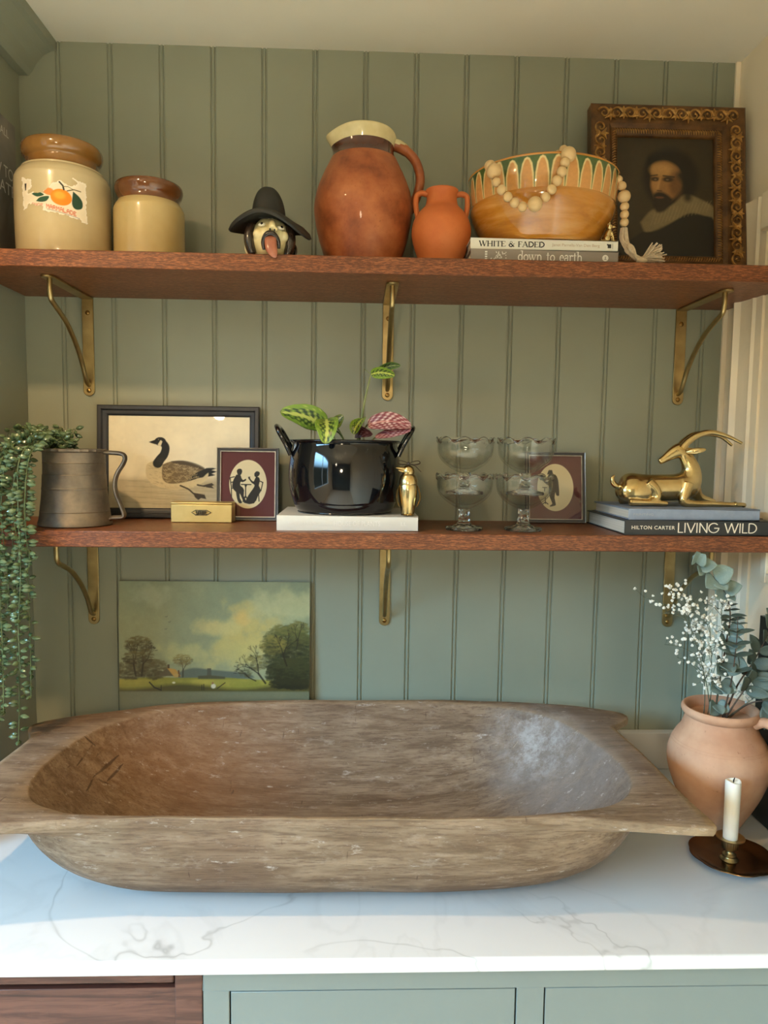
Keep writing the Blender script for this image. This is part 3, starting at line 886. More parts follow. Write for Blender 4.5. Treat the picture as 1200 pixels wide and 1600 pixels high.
def jar(name, loc, prof_body, prof_neck, mb_, mn_, label, grp=None):
    root = empty(name, loc, label, 'jar', grp)
    MB().lathe(curve2(prof_body, 5), 72).build('body', mb_, root, sharp=70)
    MB().lathe(curve2(prof_neck, 5), 72).build('neck', mn_, root, sharp=70)
    return root
j1 = jar('stoneware_jar', (0.109, -0.130, S1T),
    [(0.070, 0.0003), (0.0765, 0.004), (0.080, 0.02), (0.0815, 0.08), (0.0815, 0.135), (0.080, 0.147), (0.075, 0.156), (0.068, 0.162), (0.0635, 0.166)],
    [(0.0640, 0.1655), (0.0615, 0.169), (0.0600, 0.176), (0.0605, 0.181), (0.0660, 0.187), (0.0685, 0.194), (0.0680, 0.202), (0.0640, 0.2075), (0.058, 0.2065), (0.054, 0.200), (0.052, 0.17), (0.06, 0.15), (0.072, 0.13), (0.074, 0.02), (0.0, 0.012)],
    m_pot_cream, m_glaze_honey, 'larger cream stoneware jar with torn orange marmalade label')
MB().lathe([(0.0690 + 0.0006*(k % 2), 0.1600 + 0.0018*k) for k in range(3)], 72, fn=lambda r, z, a: (r + 0.0005*math.sin(36*a), z)).build('beaded_collar', m_pot_cream, j1)
j2 = jar('stoneware_jar', (0.2595, -0.120, S1T),
    [(0.055, 0.0003), (0.0605, 0.003), (0.0625, 0.015), (0.0628, 0.06), (0.0628, 0.098), (0.061, 0.107), (0.0575, 0.113), (0.055, 0.1165)],
    [(0.0555, 0.116), (0.0545, 0.119), (0.0545, 0.125), (0.0580, 0.131), (0.0602, 0.139), (0.0590, 0.146), (0.055, 0.149), (0.050, 0.147), (0.047, 0.14), (0.047, 0.12), (0.055, 0.10), (0.056, 0.02), (0.0, 0.01)],
    m_pot_cream2, m_glaze_brown, 'smaller plain stoneware jar with brown glazed neck')

# torn paper label wrapped round the larger jar (drawn in crop units of 1/10 photo pixel)
A = Art(150, 130, 1060, 780, 190, (236, 222, 196))
A.mottle(10, 0.14, 3)
lab_m = np.zeros((A.h, A.w), bool)
tear = [(168, 190), (215, 215), (330, 240), (330, 330), (270, 420), (340, 410), (480, 400), (560, 330), (600, 260), (700, 225), (800, 270), (880, 250), (900, 210), (830, 155), (1020, 190), (1030, 750), (970, 735), (850, 700), (470, 655), (500, 600), (400, 590), (290, 560), (250, 615), (190, 635)]
d = A.sd(tear) + (fnoise(A.h, A.w, 26, 9, 3) - 0.5) * 46
lab_m = d < 0
A.blend(np.clip((d + 34) / 30, 0, 1) * 0.6, (246, 238, 224))
A.poly([(220, 285), (255, 285), (245, 375), (228, 385)], (40, 32, 26))
A.poly([(330, 430), (420, 400), (500, 440), (410, 470)], (44, 82, 58), smooth=4)
A.poly([(390, 530), (450, 475), (560, 455), (530, 520), (460, 540)], (44, 82, 58), smooth=4)
A.poly([(850, 340), (930, 400), (968, 470), (955, 550), (880, 580), (835, 520)], (34, 66, 46), smooth=4)
A.stroke([(480, 400), (560, 430), (600, 440)], 14, (150, 100, 50))
A.ell(560, 390, 62, 50, (226, 140, 70), 0.3)
A.ell(706, 450, 128, 112, (240, 140, 30), 0.06); A.ell(690, 425, 66, 52, (250, 172, 60), 0.9)
A.stroke([(740, 340), (730, 290), (690, 245)], 22, (40, 40, 26)); A.stroke([(780, 350), (860, 315), (945, 320)], 14, (92, 84, 40)); A.stroke([(730, 300), (790, 290), (860, 320)], 9, (92, 84, 40))
FONT5 = {'M': "10001 11011 10101 10001 10001", 'A': "01110 10001 11111 10001 10001", 'R': "11110 10001 11110 10010 10001", 'L': "10000 10000 10000 10000 11111", 'D': "11110 10001 10001 10001 11110", 'E': "11111 10000 11110 10000 11111", 'N': "10001 11001 10101 10011 10001", 'G': "01111 10000 10011 10001 01111"}
def pixtext(A, s, x, y, w, h, col, slope=0.0, alpha=1.0):
    cw = w / (len(s) * 6)
    for i, ch in enumerate(s):
        if ch == ' ': continue
        for r_, row in enumerate(FONT5[ch].split()):
            for c_, b in enumerate(row):
                if b == '1':
                    px_ = x + (i*6 + c_)*cw; py_ = y + r_*h/5 + slope*(px_ - x)
                    A.poly([(px_, py_), (px_+cw*1.15, py_+slope*cw), (px_+cw*1.15, py_+h/5*1.1), (px_, py_+h/5*1.1)], col, alpha=alpha)
pixtext(A, 'ANGE', 330, 548, 160, 46, (206, 96, 50), 0.08, 0.8)
pixtext(A, 'MARMALADE', 525, 558, 365, 62, (206, 84, 36), 0.16)
for k in range(22): A.stroke([(535 + k*18, 632 + k*3.0), (546 + k*18, 634 + k*3.0)], 9, (110, 110, 120), 0.75)
_cx, _r = 0.0, 0.0822
def lab_map(U, V):
    ang = R(-68.6 - 54) + U * R(84)
    # slight clockwise slope of the label round the jar
    return _r*np.cos(ang), _r*np.sin(ang), 0.058 + V*0.079 - (U - 0.5)*0.004
art_mesh('paper_label', A, m_print, lab_map, j1, lab_m)['label'] = 'torn paper label with an orange'

# decorating book standing on edge against the left wall
m_cover_grey = NT('grey_photo_cover')
v = m_cover_grey.coords((6, 6, 6)); n = m_cover_grey.noise(v, 1.6, 3, 0.5, 0.4)
m_cover_grey.set(color=m_cover_grey.ramp(n, [(0.3, srgb(96, 91, 86)), (0.55, srgb(140, 132, 124)), (0.75, srgb(176, 156, 136))]), rough=0.3)
m_paper = pmat('page_block', srgb(226, 220, 206), srgb(204, 196, 180), rough=0.8, scale=3, stretch=(1, 1, 220))
m_white_ink = pmat('white_ink', srgb(238, 234, 228), rough=0.6)
m_black_ink = pmat('black_ink', srgb(24, 24, 26), rough=0.5)
m_grey_ink = pmat('pale_grey_ink', srgb(232, 230, 226), rough=0.5)
bk = empty('decorating_book', (XL + 0.0012, -0.0635, S1T), 'grey decorating book standing upright against the left wall beside the larger stoneware jar', 'book')
MB().box(0, -0.185, 0.0003, 0.0018, 0, 0.270).box(0.0152, -0.185, 0.0003, 0.017, 0, 0.270).box(0, -0.187, 0.0003, 0.017, -0.185, 0.270).build('cover', m_cover_grey.m, bk, bevel=0.0004)
MB().box(0.0019, -0.184, 0.003, 0.0151, -0.003, 0.267).build('pages', m_paper, bk)
lettering('FARROW & BALL', 0.145, 0.014, m_white_ink, bk, (0.01705, -0.100, 0.244), (R(90), 0, R(90)))
lettering('HOW TO', 0.112, 0.021, m_white_ink, bk, (0.01705, -0.0690, 0.174), (R(90), 0, R(90)), name='title')
lettering('DECORATE', 0.172, 0.021, m_white_ink, bk, (0.01705, -0.0935, 0.145), (R(90), 0, R(90)), name='title')

# painted head figurine in a black hat
m_skin_pot = pmat('painted_cream_skin', srgb(236, 222, 172), srgb(206, 192, 140), rough=0.3, scale=40, lo=0.45, hi=0.75, coat=0.3)
m_hat = pmat('matt_black_hat', srgb(38, 38, 34), srgb(28, 28, 26), rough=0.62, scale=40)
m_hair = pmat('dark_brown_painted_hair', srgb(52, 38, 30), srgb(34, 25, 20), rough=0.25, scale=60, coat=0.4)
m_tongue = pmat('pink_brown_tongue', srgb(176, 112, 88), srgb(156, 92, 70), rough=0.3, scale=60, coat=0.3)
m_eye_w = pmat('eye_white', srgb(235, 228, 205), rough=0.25, coat=0.4)
m_eye_b = pmat('eye_black', srgb(16, 14, 12), rough=0.2, coat=0.4)
hd = empty('head_figurine', (0.4905, -0.203, S1T), 'painted head figurine in a floppy black hat with its tongue out', 'figurine')
hm = MB()
hm.ball((0, 0, 0.034), (0.034, 0.036, 0.040), 28, 20)
hm.ball((0, -0.012, 0.016), (0.022, 0.021, 0.0155), 20, 14)
hm.tube(bez([(0.006, -0.026, 0.060), (0.0075, -0.040, 0.050), (0.0085, -0.046, 0.0425)], 4), [0.005, 0.005, 0.0052, 0.0056, 0.006, 0.0062, 0.006, 0.0056, 0.005][:9], 12)
hm.ball((0.0045, -0.0430, 0.0430), 0.0044, 12, 8).ball((0.0130, -0.0420, 0.0420), 0.0044, 12, 8)
hm.ball((-0.017, -0.026, 0.038), (0.010, 0.008, 0.010), 14, 10).ball((0.024, -0.022, 0.036), (0.009, 0.008, 0.010), 14, 10)
face = hm.build('face', m_skin_pot, hd)
rm = face.modifiers.new('remesh', 'REMESH'); rm.mode = 'VOXEL'; rm.voxel_size = 0.0012; rm.use_smooth_shade = True
sm = face.modifiers.new('smooth', 'SMOOTH'); sm.factor = 0.6; sm.iterations = 5
for (x, y, z) in ((0.0045, -0.0470, 0.0408), (0.0120, -0.0458, 0.0400)):
    MB().ball((x, y, z), 0.0016, 8, 6).build('nostril', m_eye_b, hd)
for (x, y, z, t_) in ((-0.011, -0.0345, 0.0515, -0.3), (0.0205, -0.0310, 0.0475, 0.5)):
    e = MB().ball((0, 0, 0), (0.0066, 0.0032, 0.0034), 14, 8).build('eye', m_eye_w, hd, (x, y, z), (R(-20), 0, t_))
    MB().ball((0.001, -0.0026, 0.0004), (0.0025, 0.0012, 0.0024), 10, 6).build('pupil', m_eye_b, e)
# hat: tall dented crown on a wavy drooping brim
def crown_fn(r, z, a): return r * (1 + 0.06*math.cos(2*a + 0.4)), z + 0.004*math.cos(a - 2.2)*min(1, r/0.02)
ht = MB().lathe(curve2([(0.0280, 0.068), (0.0278, 0.076), (0.0262, 0.091), (0.0228, 0.105), (0.0170, 0.117), (0.009, 0.1245), (0.0, 0.1265)], 4), 40, (-0.004, 0.004, 0), crown_fn)
rows = []
for (r, dz) in ((0.024, 0.076), (0.034, 0.0745), (0.046, 0.0745), (0.058, 0.0725), (0.069, 0.0665), (0.0715, 0.0615), (0.069, 0.0585), (0.058, 0.0640), (0.045, 0.0665), (0.033, 0.0665), (0.024, 0.068)):
    row = []
    for k in range(56):
        a = 2*PI*k/56
        x, y = r*math.cos(a), r*math.sin(a)
        k_ = (r/0.07)**2
        droop = -0.024*k_*max(0, math.cos(a + 0.35))**2 - 0.010*k_*max(0, -math.cos(a))**2 + 0.006*k_*max(0, -math.sin(a))**1.5 + 0.003*k_*math.sin(3*a)
        row.append((x - 0.001, y*0.80 + 0.002, dz + droop))
    rows.append(row)
ht.grid(rows, False, True)
ht.build('hat', m_hat, hd, sharp=70)
for sx, (x, y, z) in ((-1, (-0.0335, -0.014, 0.024)), (1, (0.0340, -0.008, 0.022))):
    MB().tube(bez([(x*0.92, y, z + 0.034), (x*1.02, y - 0.002, z + 0.018), (x, y - 0.004, z), (x*0.86, y - 0.006, z - 0.018)], 5), [0.006 + 0.0035*math.sin(PI*i/15) for i in range(16)], 14, flat=1.2).build('sideburn', m_hair, hd)
    MB().tube([(x*1.10 + 0.006*math.cos(t_)*sx, y + 0.012, z - 0.002 + 0.011*math.sin(t_)) for t_ in [2*PI*k/20 for k in range(21)]], 0.0022, 8).ball((x*1.10, y + 0.012, z - 0.002), (0.0035, 0.003, 0.009), 12, 8).build('ear', m_skin_pot if sx < 0 else m_hair, hd)
MB().tube(bez([(-0.007, -0.036, 0.010), (-0.0075, -0.041, 0.022), (-0.001, -0.045, 0.0325), (0.009, -0.045, 0.0335), (0.017, -0.041, 0.024), (0.018, -0.036, 0.012)], 5), [0.0024 + 0.0026*math.sin(PI*i/25) for i in range(26)], 12).ball((0.005, -0.040, 0.025), (0.010, 0.0055, 0.010), 16, 10).build('moustache', m_hair, hd)
MB().tube(bez([(0.006, -0.036, 0.030), (0.0055, -0.048, 0.024), (0.007, -0.0535, 0.010), (0.011, -0.0545, 0.000), (0.0145, -0.0540, -0.0075)], 5), [0.0085, 0.009, 0.0092, 0.0094, 0.0096, 0.0098, 0.010, 0.010, 0.010, 0.0099, 0.0098, 0.0096, 0.0092, 0.0086, 0.0080, 0.0074, 0.0066, 0.0056, 0.0044, 0.0030, 0.0012], 14, flat=0.42, up=(1, 0, 0)).build('tongue', m_tongue, hd)

# terracotta jug with a cream glazed lip
def terracotta(name, c1, c2, c3, scale=9, rough=0.62, coat=0.0):
    t = NT(name)
    v = t.coords((1, 1, 1))
    n = t.noise(v, scale, 6, 0.6)
    col = t.ramp(n, [(0.32, c1), (0.5, c2), (0.7, c3)])
    sp = t.noise(v, scale*14, 3, 0.6)
    col = t.mix(t.ramp(sp, [(0.62, (0, 0, 0, 1)), (0.72, (0.45, 0.45, 0.45, 1))]), col, c1)
    t.set(color=col, rough=rough, coat=coat, spec=0.35)
    rings = t.noise(t.coords((1, 1, 90)), 2, 2)
    t.bump(t.math('ADD', t.math('MULTIPLY', rings, 0.5), sp), 0.12, 0.001)
    return t.m
m_jug = terracotta('russet_earthenware', srgb(112, 56, 30), srgb(160, 88, 50), srgb(184, 112, 68), 16, 0.42, 0.15)
m_lip = pmat('cream_slip_glaze', srgb(224, 208, 160), srgb(206, 188, 138), rough=0.18, scale=30, coat=0.6)
m_drip = pmat('dark_wet_glaze', srgb(86, 42, 26), srgb(64, 30, 18), rough=0.12, scale=18, coat=0.8)
jg = empty('earthenware_jug', (0.6510, -0.125, S1T), 'big russet earthenware jug with cream glazed lip and side handle', 'jug')
MB().lathe(curve2([(0.0, 0.0004), (0.060, 0.0004), (0.0645, 0.003), (0.0715, 0.028), (0.0820, 0.062), (0.0895, 0.100), (0.0900, 0.122), (0.0850, 0.146), (0.0750, 0.172), (0.0660, 0.190), (0.0600, 0.202)], 6), 80).build('body', m_jug, jg, sharp=70)
def lip_fn(r, z, a):
    # pouring lip pulled out to the left, rim dips towards it
    d = math.atan2(math.sin(a - PI - 0.35), math.cos(a - PI - 0.35))
    w = math.exp(-(d/0.50)**2); t_ = max(0, (z - 0.204)/0.045)
    h = math.exp(-((abs(d) - PI)/0.7)**2)
    return r + 0.013*w*t_, z - 0.013*w*t_ - 0.012*h*t_*t_
MB().lathe(curve2([(0.0602, 0.2015), (0.0565, 0.209), (0.0545, 0.217), (0.0548, 0.226)], 5), 80, fn=lip_fn).build('neck', m_drip, jg, sharp=70)
MB().lathe(curve2([(0.0550, 0.2255), (0.0572, 0.234), (0.0590, 0.243), (0.0588, 0.248), (0.0560, 0.2490), (0.0535, 0.243), (0.050, 0.22), (0.056, 0.19)], 5), 80, fn=lip_fn).build('lip', m_lip, jg, sharp=70)
P = bez([(0.048, 0, 0.230), (0.060, 0, 0.2295), (0.079, 0, 0.220), (0.0955, 0, 0.202), (0.1035, 0, 0.176), (0.1005, 0, 0.150), (0.0915, 0, 0.127), (0.084, 0, 0.114)], 6)
MB().tube(P, [0.0095]*12 + [0.0085]*31, 14, flat=1.25).build('handle', m_jug, jg)
MB().tube([p + Vector((0.0006, 0, 0.0022)) for p in P[:15]], [0.0098]*8 + [0.0094, 0.009, 0.0085, 0.0078, 0.007, 0.006, 0.004], 14, flat=1.25).build('glaze_run', m_lip, jg)

# small two-handled urn
m_urn = terracotta('bright_terracotta', srgb(190, 100, 50), srgb(206, 116, 62), srgb(216, 130, 76), 10, 0.6)
ur = empty('terracotta_urn', (0.7915, -0.160, S1T), 'small bright terracotta urn with two loop handles', 'urn')
MB().lathe(curve2([(0.0, 0.0004), (0.030, 0.0004), (0.034, 0.003), (0.041, 0.020), (0.050, 0.046), (0.0535, 0.066), (0.050, 0.086), (0.040, 0.102), (0.0305, 0.112), (0.0275, 0.122), (0.0272, 0.132), (0.0295, 0.1385), (0.0285, 0.141), (0.0255, 0.139), (0.024, 0.125), (0.035, 0.09), (0.042, 0.05), (0.0, 0.03)], 5), 64).build('body', m_urn, ur, sharp=70)
for s_ in (-1, 1):
    MB().tube(bez([(s_*0.026, 0, 0.1335), (s_*0.036, 0, 0.1355), (s_*0.0445, 0, 0.1315), (s_*0.0465, 0, 0.121), (s_*0.0455, 0, 0.106), (s_*0.0425, 0, 0.092)], 5), 0.0047, 12, flat=1.5).build('handle', m_urn, ur)

# two books lying under the slipware bowl
def flat_book(name, x0, x1, yf, yb, z0, z1, m_cover, label, group=None, spine_round=0.0):
    root = empty(name, ((x0+x1)/2, (yf+yb)/2, z0), label, 'book', group)
    w, d, h = (x1-x0)/2, (yb-yf)/2, z1-z0
    t_ = 0.0022
    MB().box(-w, -d, 0.0002, w, d, t_).box(-w, -d, h - t_, w, d, h).box(-w, -d, 0.0002, w, -d + t_, h).build('cover', m_cover, root, bevel=0.0007)
    MB().box(-w + 0.003, -d + t_ + 0.0002, t_ + 0.0002, w - 0.003, d - 0.004, h - t_ - 0.0002).build('pages', m_paper, root)
    return root, w, d, h
m_book_white = pmat('white_book_cover', srgb(226, 224, 214), srgb(220, 217, 206), rough=0.35)
m_book_grey = pmat('warm_grey_book_cover', srgb(142, 132, 124), srgb(136, 126, 118), rough=0.4)
m_tan_ink = pmat('tan_ink', srgb(190, 166, 140), rough=0.5)
b1, w, d, h = flat_book('hardback_book', 0.8355, 1.0915, -0.232, -0.030, S1T, 1.9402, m_book_grey, 'grey hardback spine-out, lower of the pair under the slipware bowl', 'books under the slipware bowl')
b1x = 0.8355 + w
stroke_text('down to earth', 0.112, 0.0165, m_white_ink, b1, (0.0095, -d - 0.0001, h*0.53), wm=0.12, wn=0.06, name='title')
em = MB()
rr = random.Random(2)
for i in range(9):
    a = PI*i/8
    em.box(-0.0003, -0.0001, 0, 0.0003, 0, 0.006, Matrix.Translation((-0.080 + 0.006*math.cos(a)*1.1, -d - 0.0001, 0.007 + 0.004*math.sin(a))) @ Matrix.Rotation(a - PI/2, 4, 'Y'))
for i in range(24): em.ball((-0.094 + 0.028*rr.random(), -d - 0.0001, 0.005 + 0.012*rr.random()), (0.0009, 0.0002, 0.0009), 8, 4)
em.build('spine_motif', m_grey_ink, b1, smooth=False)
em = MB()
for i in range(4): em.box(-0.1035, -d - 0.0002, 0.0035 + 0.004*i, -0.0995, -d, 0.006 + 0.004*i)
em.build('spine_mark', m_grey_ink, b1, smooth=False)
em = MB().lathe([(0, 0), (0.0054, 0)], 24); em.build('publisher_disc', m_white_ink, b1, (0.1055, -d - 0.0002, h*0.48), (R(90), 0, 0), smooth=False)
MB().box(-0.0004, -0.0001, -0.003, 0.0004, 0, 0.003, Matrix.Rotation(0.4, 4, 'Y') @ Matrix.Translation((0, 0, 0))).box(-0.0004, -0.0001, -0.003, 0.0004, 0, 0.003, Matrix.Rotation(-0.4, 4, 'Y')).box(-0.002, -0.0001, -0.0024, 0.002, 0, -0.0018).build('publisher_mark', m_book_grey, b1, (0.1055, -d - 0.0003, h*0.48), smooth=False)
b2, w, d, h = flat_book('hardback_book', 0.8350, 1.0910, -0.230, -0.034, 1.9404, 1.9590, m_book_white, 'white hardback spine-out, directly under the slipware bowl', 'books under the slipware bowl')
stroke_text('WHITE & FADED', 0.113, 0.0090, m_black_ink, b2, (-0.0560, -d - 0.0001, h*0.50), wk=0.20, wn=0.08, name='title')
lettering('Janet Parrella-Van Den Berg', 0.083, 0.0062, m_tan_ink, b2, (0.0545, -d - 0.0001, h*0.48), name='author')
MB().box(0.1100, -d - 0.0003, 0.006, 0.1160, -d, 0.0125).box(0.1085, -d - 0.0003, 0.0105, 0.1110, -d, 0.0128).box(0.1185, -d - 0.0003, 0.005, 0.1190, -d, 0.0135).build('publisher_mark', m_black_ink, b2, smooth=False)

# slipware bowl
m_slip = NT('honey_slipware')
v = m_slip.coords((1, 1, 1)); n = m_slip.noise(m_slip.coords((3, 3, 16)), 3, 5, 0.6, 0.6)
m_slip.set(color=m_slip.ramp(n, [(0.3, srgb(158, 98, 30)), (0.5, srgb(188, 124, 44)), (0.72, srgb(208, 152, 84))]), rough=0.14, coat=0.7)
sl = empty('slipware_bowl', (0.9760, -0.146, 1.9592), 'wide honey-glazed slipware bowl with petal-painted rim band', 'bowl')
MB().lathe(curve2([(0.0, 0.0003), (0.080, 0.0003), (0.094, 0.002), (0.104, 0.014), (0.118, 0.036), (0.1275, 0.054), (0.1310, 0.066), (0.1300, 0.073)], 5), 96).build('body', m_slip.m, sl, sharp=70)
# rim band: repeating petals (terracotta tongues with cream edges on green)
A = Art(0, 0, 33 * 30, 60, 1500, (70, 92, 46))
A.mottle(120, 0.5, 5)
for k in range(33):
    x0 = k * 30
    jit = (k * 7919 % 5) - 2
    P = [(x0 + 0.6, 62), (x0 + 1.6, 34), (x0 + 5 + jit*0.4, 14 + jit), (x0 + 10, 4 + jit), (x0 + 15, 1.5 + jit), (x0 + 20, 4 + jit), (x0 + 25 + jit*0.4, 14 + jit), (x0 + 28.4, 34), (x0 + 29.4, 62)]
    A.poly(P, (224, 200, 140), soft=1.8)
    P2 = [(x0 + 3.0, 62), (x0 + 4.4, 36), (x0 + 7.6, 18 + jit), (x0 + 11.5, 8 + jit), (x0 + 15, 6 + jit), (x0 + 18.5, 8 + jit), (x0 + 22.4, 18 + jit), (x0 + 25.6, 36), (x0 + 27.0, 62)]
    A.poly(P2, (204, 146, 84), soft=1.8)
A.mottle(200, 0.25, 8)
m_slip_band = art_material('painted_slip_band', 0.16, 0.6)
art_mesh('rim_band', A, m_slip_band, lambda U, V: ((0.1302 + 0.0040*V + 0.0015*np.sin(PI*V))*np.cos(2*PI*U), (0.1302 + 0.0040*V + 0.0015*np.sin(PI*V))*np.sin(2*PI*U), 0.0728 + V*0.0500), sl)
MB().lathe(curve2([(0.1343, 0.1226), (0.1350, 0.1250), (0.1325, 0.1268), (0.1300, 0.1250), (0.126, 0.10), (0.124, 0.07), (0.115, 0.04), (0.09, 0.014), (0.0, 0.010)], 5), 96).build('inside', m_slip.m, sl, sharp=70)

# wooden bead garland draped in and over the bowl
m_bead = pmat('pale_wood_bead', srgb(222, 190, 140), srgb(206, 172, 122), rough=0.55, scale=60, stretch=(1, 1, 5))
m_cord = pmat('natural_cotton', srgb(212, 192, 164), srgb(190, 168, 140), rough=0.9, scale=120, bump=0.3, bscale=400)
gl = empty('bead_garland', (0.976, -0.15, 2.03), 'string of pale wooden beads with a cotton tassel draped over the slipware bowl', 'garland')
off = Vector((0.976, -0.15, 2.03))
ring = [(0.860, 2.066, -0.262, .0095, 'b'), (0.8650, 2.054, -0.272, .0125, 'b'), (0.8680, 2.034, -0.279, .0078, 'b'), (0.8760, 2.020, -0.285, .0080, 'b'), (0.8860, 2.0085, -0.287, .0080, 'b'), (0.8975, 1.9995, -0.287, .0080, 'b'), (0.9105, 1.9935, -0.287, .0080, 'b'),
        (0.9300, 1.9965, -0.292, .0122, 'b'), (0.9470, 2.0085, -0.290, .0082, 'b'), (0.9570, 2.0210, -0.290, .0082, 'b'), (0.9650, 2.0345, -0.291, .0086, 'b'), (0.9725, 2.0490, -0.291, .0086, 'b'), (0.9775, 2.0640, -0.290, .0080, 'b'), (0.9840, 2.0780, -0.286, .0125, 'b'), (0.9800, 2.091, -0.270, .0080, 'b'), (0.9770, 2.0905, -0.253, .0080, 'b'), (0.972, 2.076, -0.240, .0080, 'b')]
bm0 = MB().ball((0, 0, 0), (1, 1, 0.96), 20, 14).build('bead', m_bead, gl)
first = True
pts = []
for (x, z, y, r_, _) in ring:
    o = bm0 if first else bm0.copy()
    if not first: COL.objects.link(o)
    first = False
    o.parent = gl; o.location = Vector((x, y, z)) - off; o.scale = (r_, r_, r_); o.rotation_euler = (0.3*x*50, 0.7*z*30, 0)
    pts.append(Vector((x, y, z)) - off)
MB().tube(pts, 0.0012, 6).build('cord', m_cord, gl)
tail = [(1.0960, 2.0700, -0.206, .0070), (1.1015, 2.0590, -0.207, .0080), (1.1060, 2.0410, -0.208, .0112), (1.1075, 2.0240, -0.208, .0078), (1.1078, 2.0105, -0.208, .0078), (1.1080, 1.9970, -0.208, .0078)]
pts = []
for (x, z, y, r_) in tail:
    o = bm0.copy(); COL.objects.link(o); o.parent = gl; o.location = Vector((x, y, z)) - off; o.scale = (r_, r_, r_); o.rotation_euler = (x*40, z*20, 0)
    pts.append(Vector((x, y, z)) - off)
MB().tube(pts, 0.0012, 6).build('cord', m_cord, gl)
ts = MB(); rr = random.Random(5)
for k in range(26):
    a = rr.random()*2*PI; q = rr.random()
    s0 = Vector((1.108 + 0.004*math.cos(a), -0.208 + 0.004*math.sin(a), 1.987))
    ex = 1.136 + 0.010*rr.random()
    ts.tube(bez([s0, s0 + Vector((0.002*math.cos(a), -0.004, -0.022)), (1.108 + 0.010*q, -0.218 - 0.012*rr.random(), 1.944 + 0.006*rr.random()), (1.122 + 0.006*q, -0.222 - 0.008*rr.random(), 1.928 + 0.007*rr.random()), (ex, -0.225 - 0.006*rr.random(), 1.925 + 0.006*rr.random())], 4), 0.0022, 6)
o = ts.build('tassel_cord', m_cord, gl); o.data.transform(Matrix.Translation(-off))
ts = MB()
for k in range(150):
    a = rr.random()*2*PI; e = rr.uniform(-0.15, 0.75)
    b_ = Vector((1.140, -0.227, 1.929)) + Vector((rr.uniform(-.006, .006), rr.uniform(-.006, .006), rr.uniform(-.003, .004)))
    dv = Vector((rr.uniform(0.3, 1.0), rr.uniform(-0.5, 0.5), rr.uniform(-0.10, 0.75))).normalized()*rr.uniform(0.016, 0.034)
    t_ = b_ + dv
    t_.z = max(t_.z, 1.9206); b_.z = max(b_.z, 1.9212)
    ts.tube([b_, (b_ + t_)/2 + Vector((0, 0, 0.001)), t_], 0.0011, 4)
ts.ball((1.134, -0.229, 1.9262), (0.010, 0.009, 0.0060), 12, 8)
o = ts.build('tassel_fringe', m_cord, gl); o.data.transform(Matrix.Translation(-off))

# tiny brass dog on the white book
m_gold = pmat('polished_brass', srgb(218, 196, 146), srgb(186, 160, 108), rough=0.24, metal=1.0, scale=25, rvar=0.12)
dg_ = empty('dog_figurine', (1.0785, -0.2185, 1.9592), 'tiny brass sitting dog on the white book beside the slipware bowl', 'figurine')
q = MB()
q.ball((-0.002, 0, 0.012), (0.0058, 0.0055, 0.012), 14, 10, Matrix.Rotation(R(18), 3, 'Y'))
q.ball((0.001, 0, 0.0265), (0.005, 0.0045, 0.0048), 12, 8).ball((0.007, 0, 0.0262), (0.0045, 0.003, 0.0026), 10, 6)
q.ball((-0.001, -0.004, 0.031), (0.0016, 0.0012, 0.0032), 8, 6).ball((-0.001, 0.004, 0.031), (0.0016, 0.0012, 0.0032), 8, 6)
for s_ in (-1, 1):
    q.tube([(0.003, s_*0.003, 0.017), (0.006, s_*0.0034, 0.008), (0.007, s_*0.0036, 0.001)], [0.0026, 0.0018, 0.0018], 8).ball((0.008, s_*0.0036, 0.0012), (0.003, 0.0018, 0.0012), 8, 6)
    q.ball((-0.004, s_*0.0045, 0.0055), (0.0055, 0.003, 0.0055), 10, 8)
q.tube([(-0.007, 0, 0.004), (-0.012, -0.001, 0.003), (-0.014, -0.002, 0.006)], 0.0011, 6)
o = q.build('body', m_gold, dg_)
o.modifiers.new('remesh', 'REMESH').voxel_size = 0.0007
o.modifiers['remesh'].mode = 'VOXEL'; o.modifiers['remesh'].use_smooth_shade = True

# old master style portrait in a carved gilt frame, leaning on the panelling
m_giltwood = pmat('dark_gilt_frame', srgb(112, 76, 38), srgb(72, 46, 22), rough=0.42, metal=0.25, scale=40, bump=0.2, bscale=160)
m_gilt = pmat('rubbed_gold_leaf', srgb(196, 150, 82), srgb(128, 88, 44), rough=0.36, metal=0.55, scale=70)
PW, PH = 0.3015, 0.3440
pt = empty('framed_portrait', (1.2370, -0.080, S1T + 0.0002), 'dark portrait of a bearded man in a white collar, in a carved gilt frame', 'picture', rot=(R(-7.0), 0, 0))
frame_mb(PW, PH, [(0, 0), (0, 0.024), (0.003, 0.027), (0.012, 0.0255), (0.030, 0.022), (0.036, 0.0225), (0.039, 0.019), (0.042, 0.0165), (0.046, 0.018), (0.053, 0.0145), (0.056, 0.009), (0.056, 0.0)]).build('frame', m_giltwood, pt, sharp=35)
orn = MB()
def scroll(cx, cz, s, flip, rot, y=-0.0255):
    pts = []
    for i in range(22):
        t_ = i/21; a = t_*PI*2.3; r_ = 0.0135*(1 - t_*0.80)
        u, v_ = r_*math.cos(a)*flip, r_*math.sin(a)
        c, n = math.cos(rot), math.sin(rot)
        pts.append((cx + s*(u*c - v_*n), y, cz + s*(u*n + v_*c)))
    orn.tube(pts, [0.0024*(1 - 0.45*i/21)*s for i in range(22)], 6)
    orn.ball((pts[-1][0], y - 0.0005, pts[-1][2]), 0.0024*s, 8, 6)
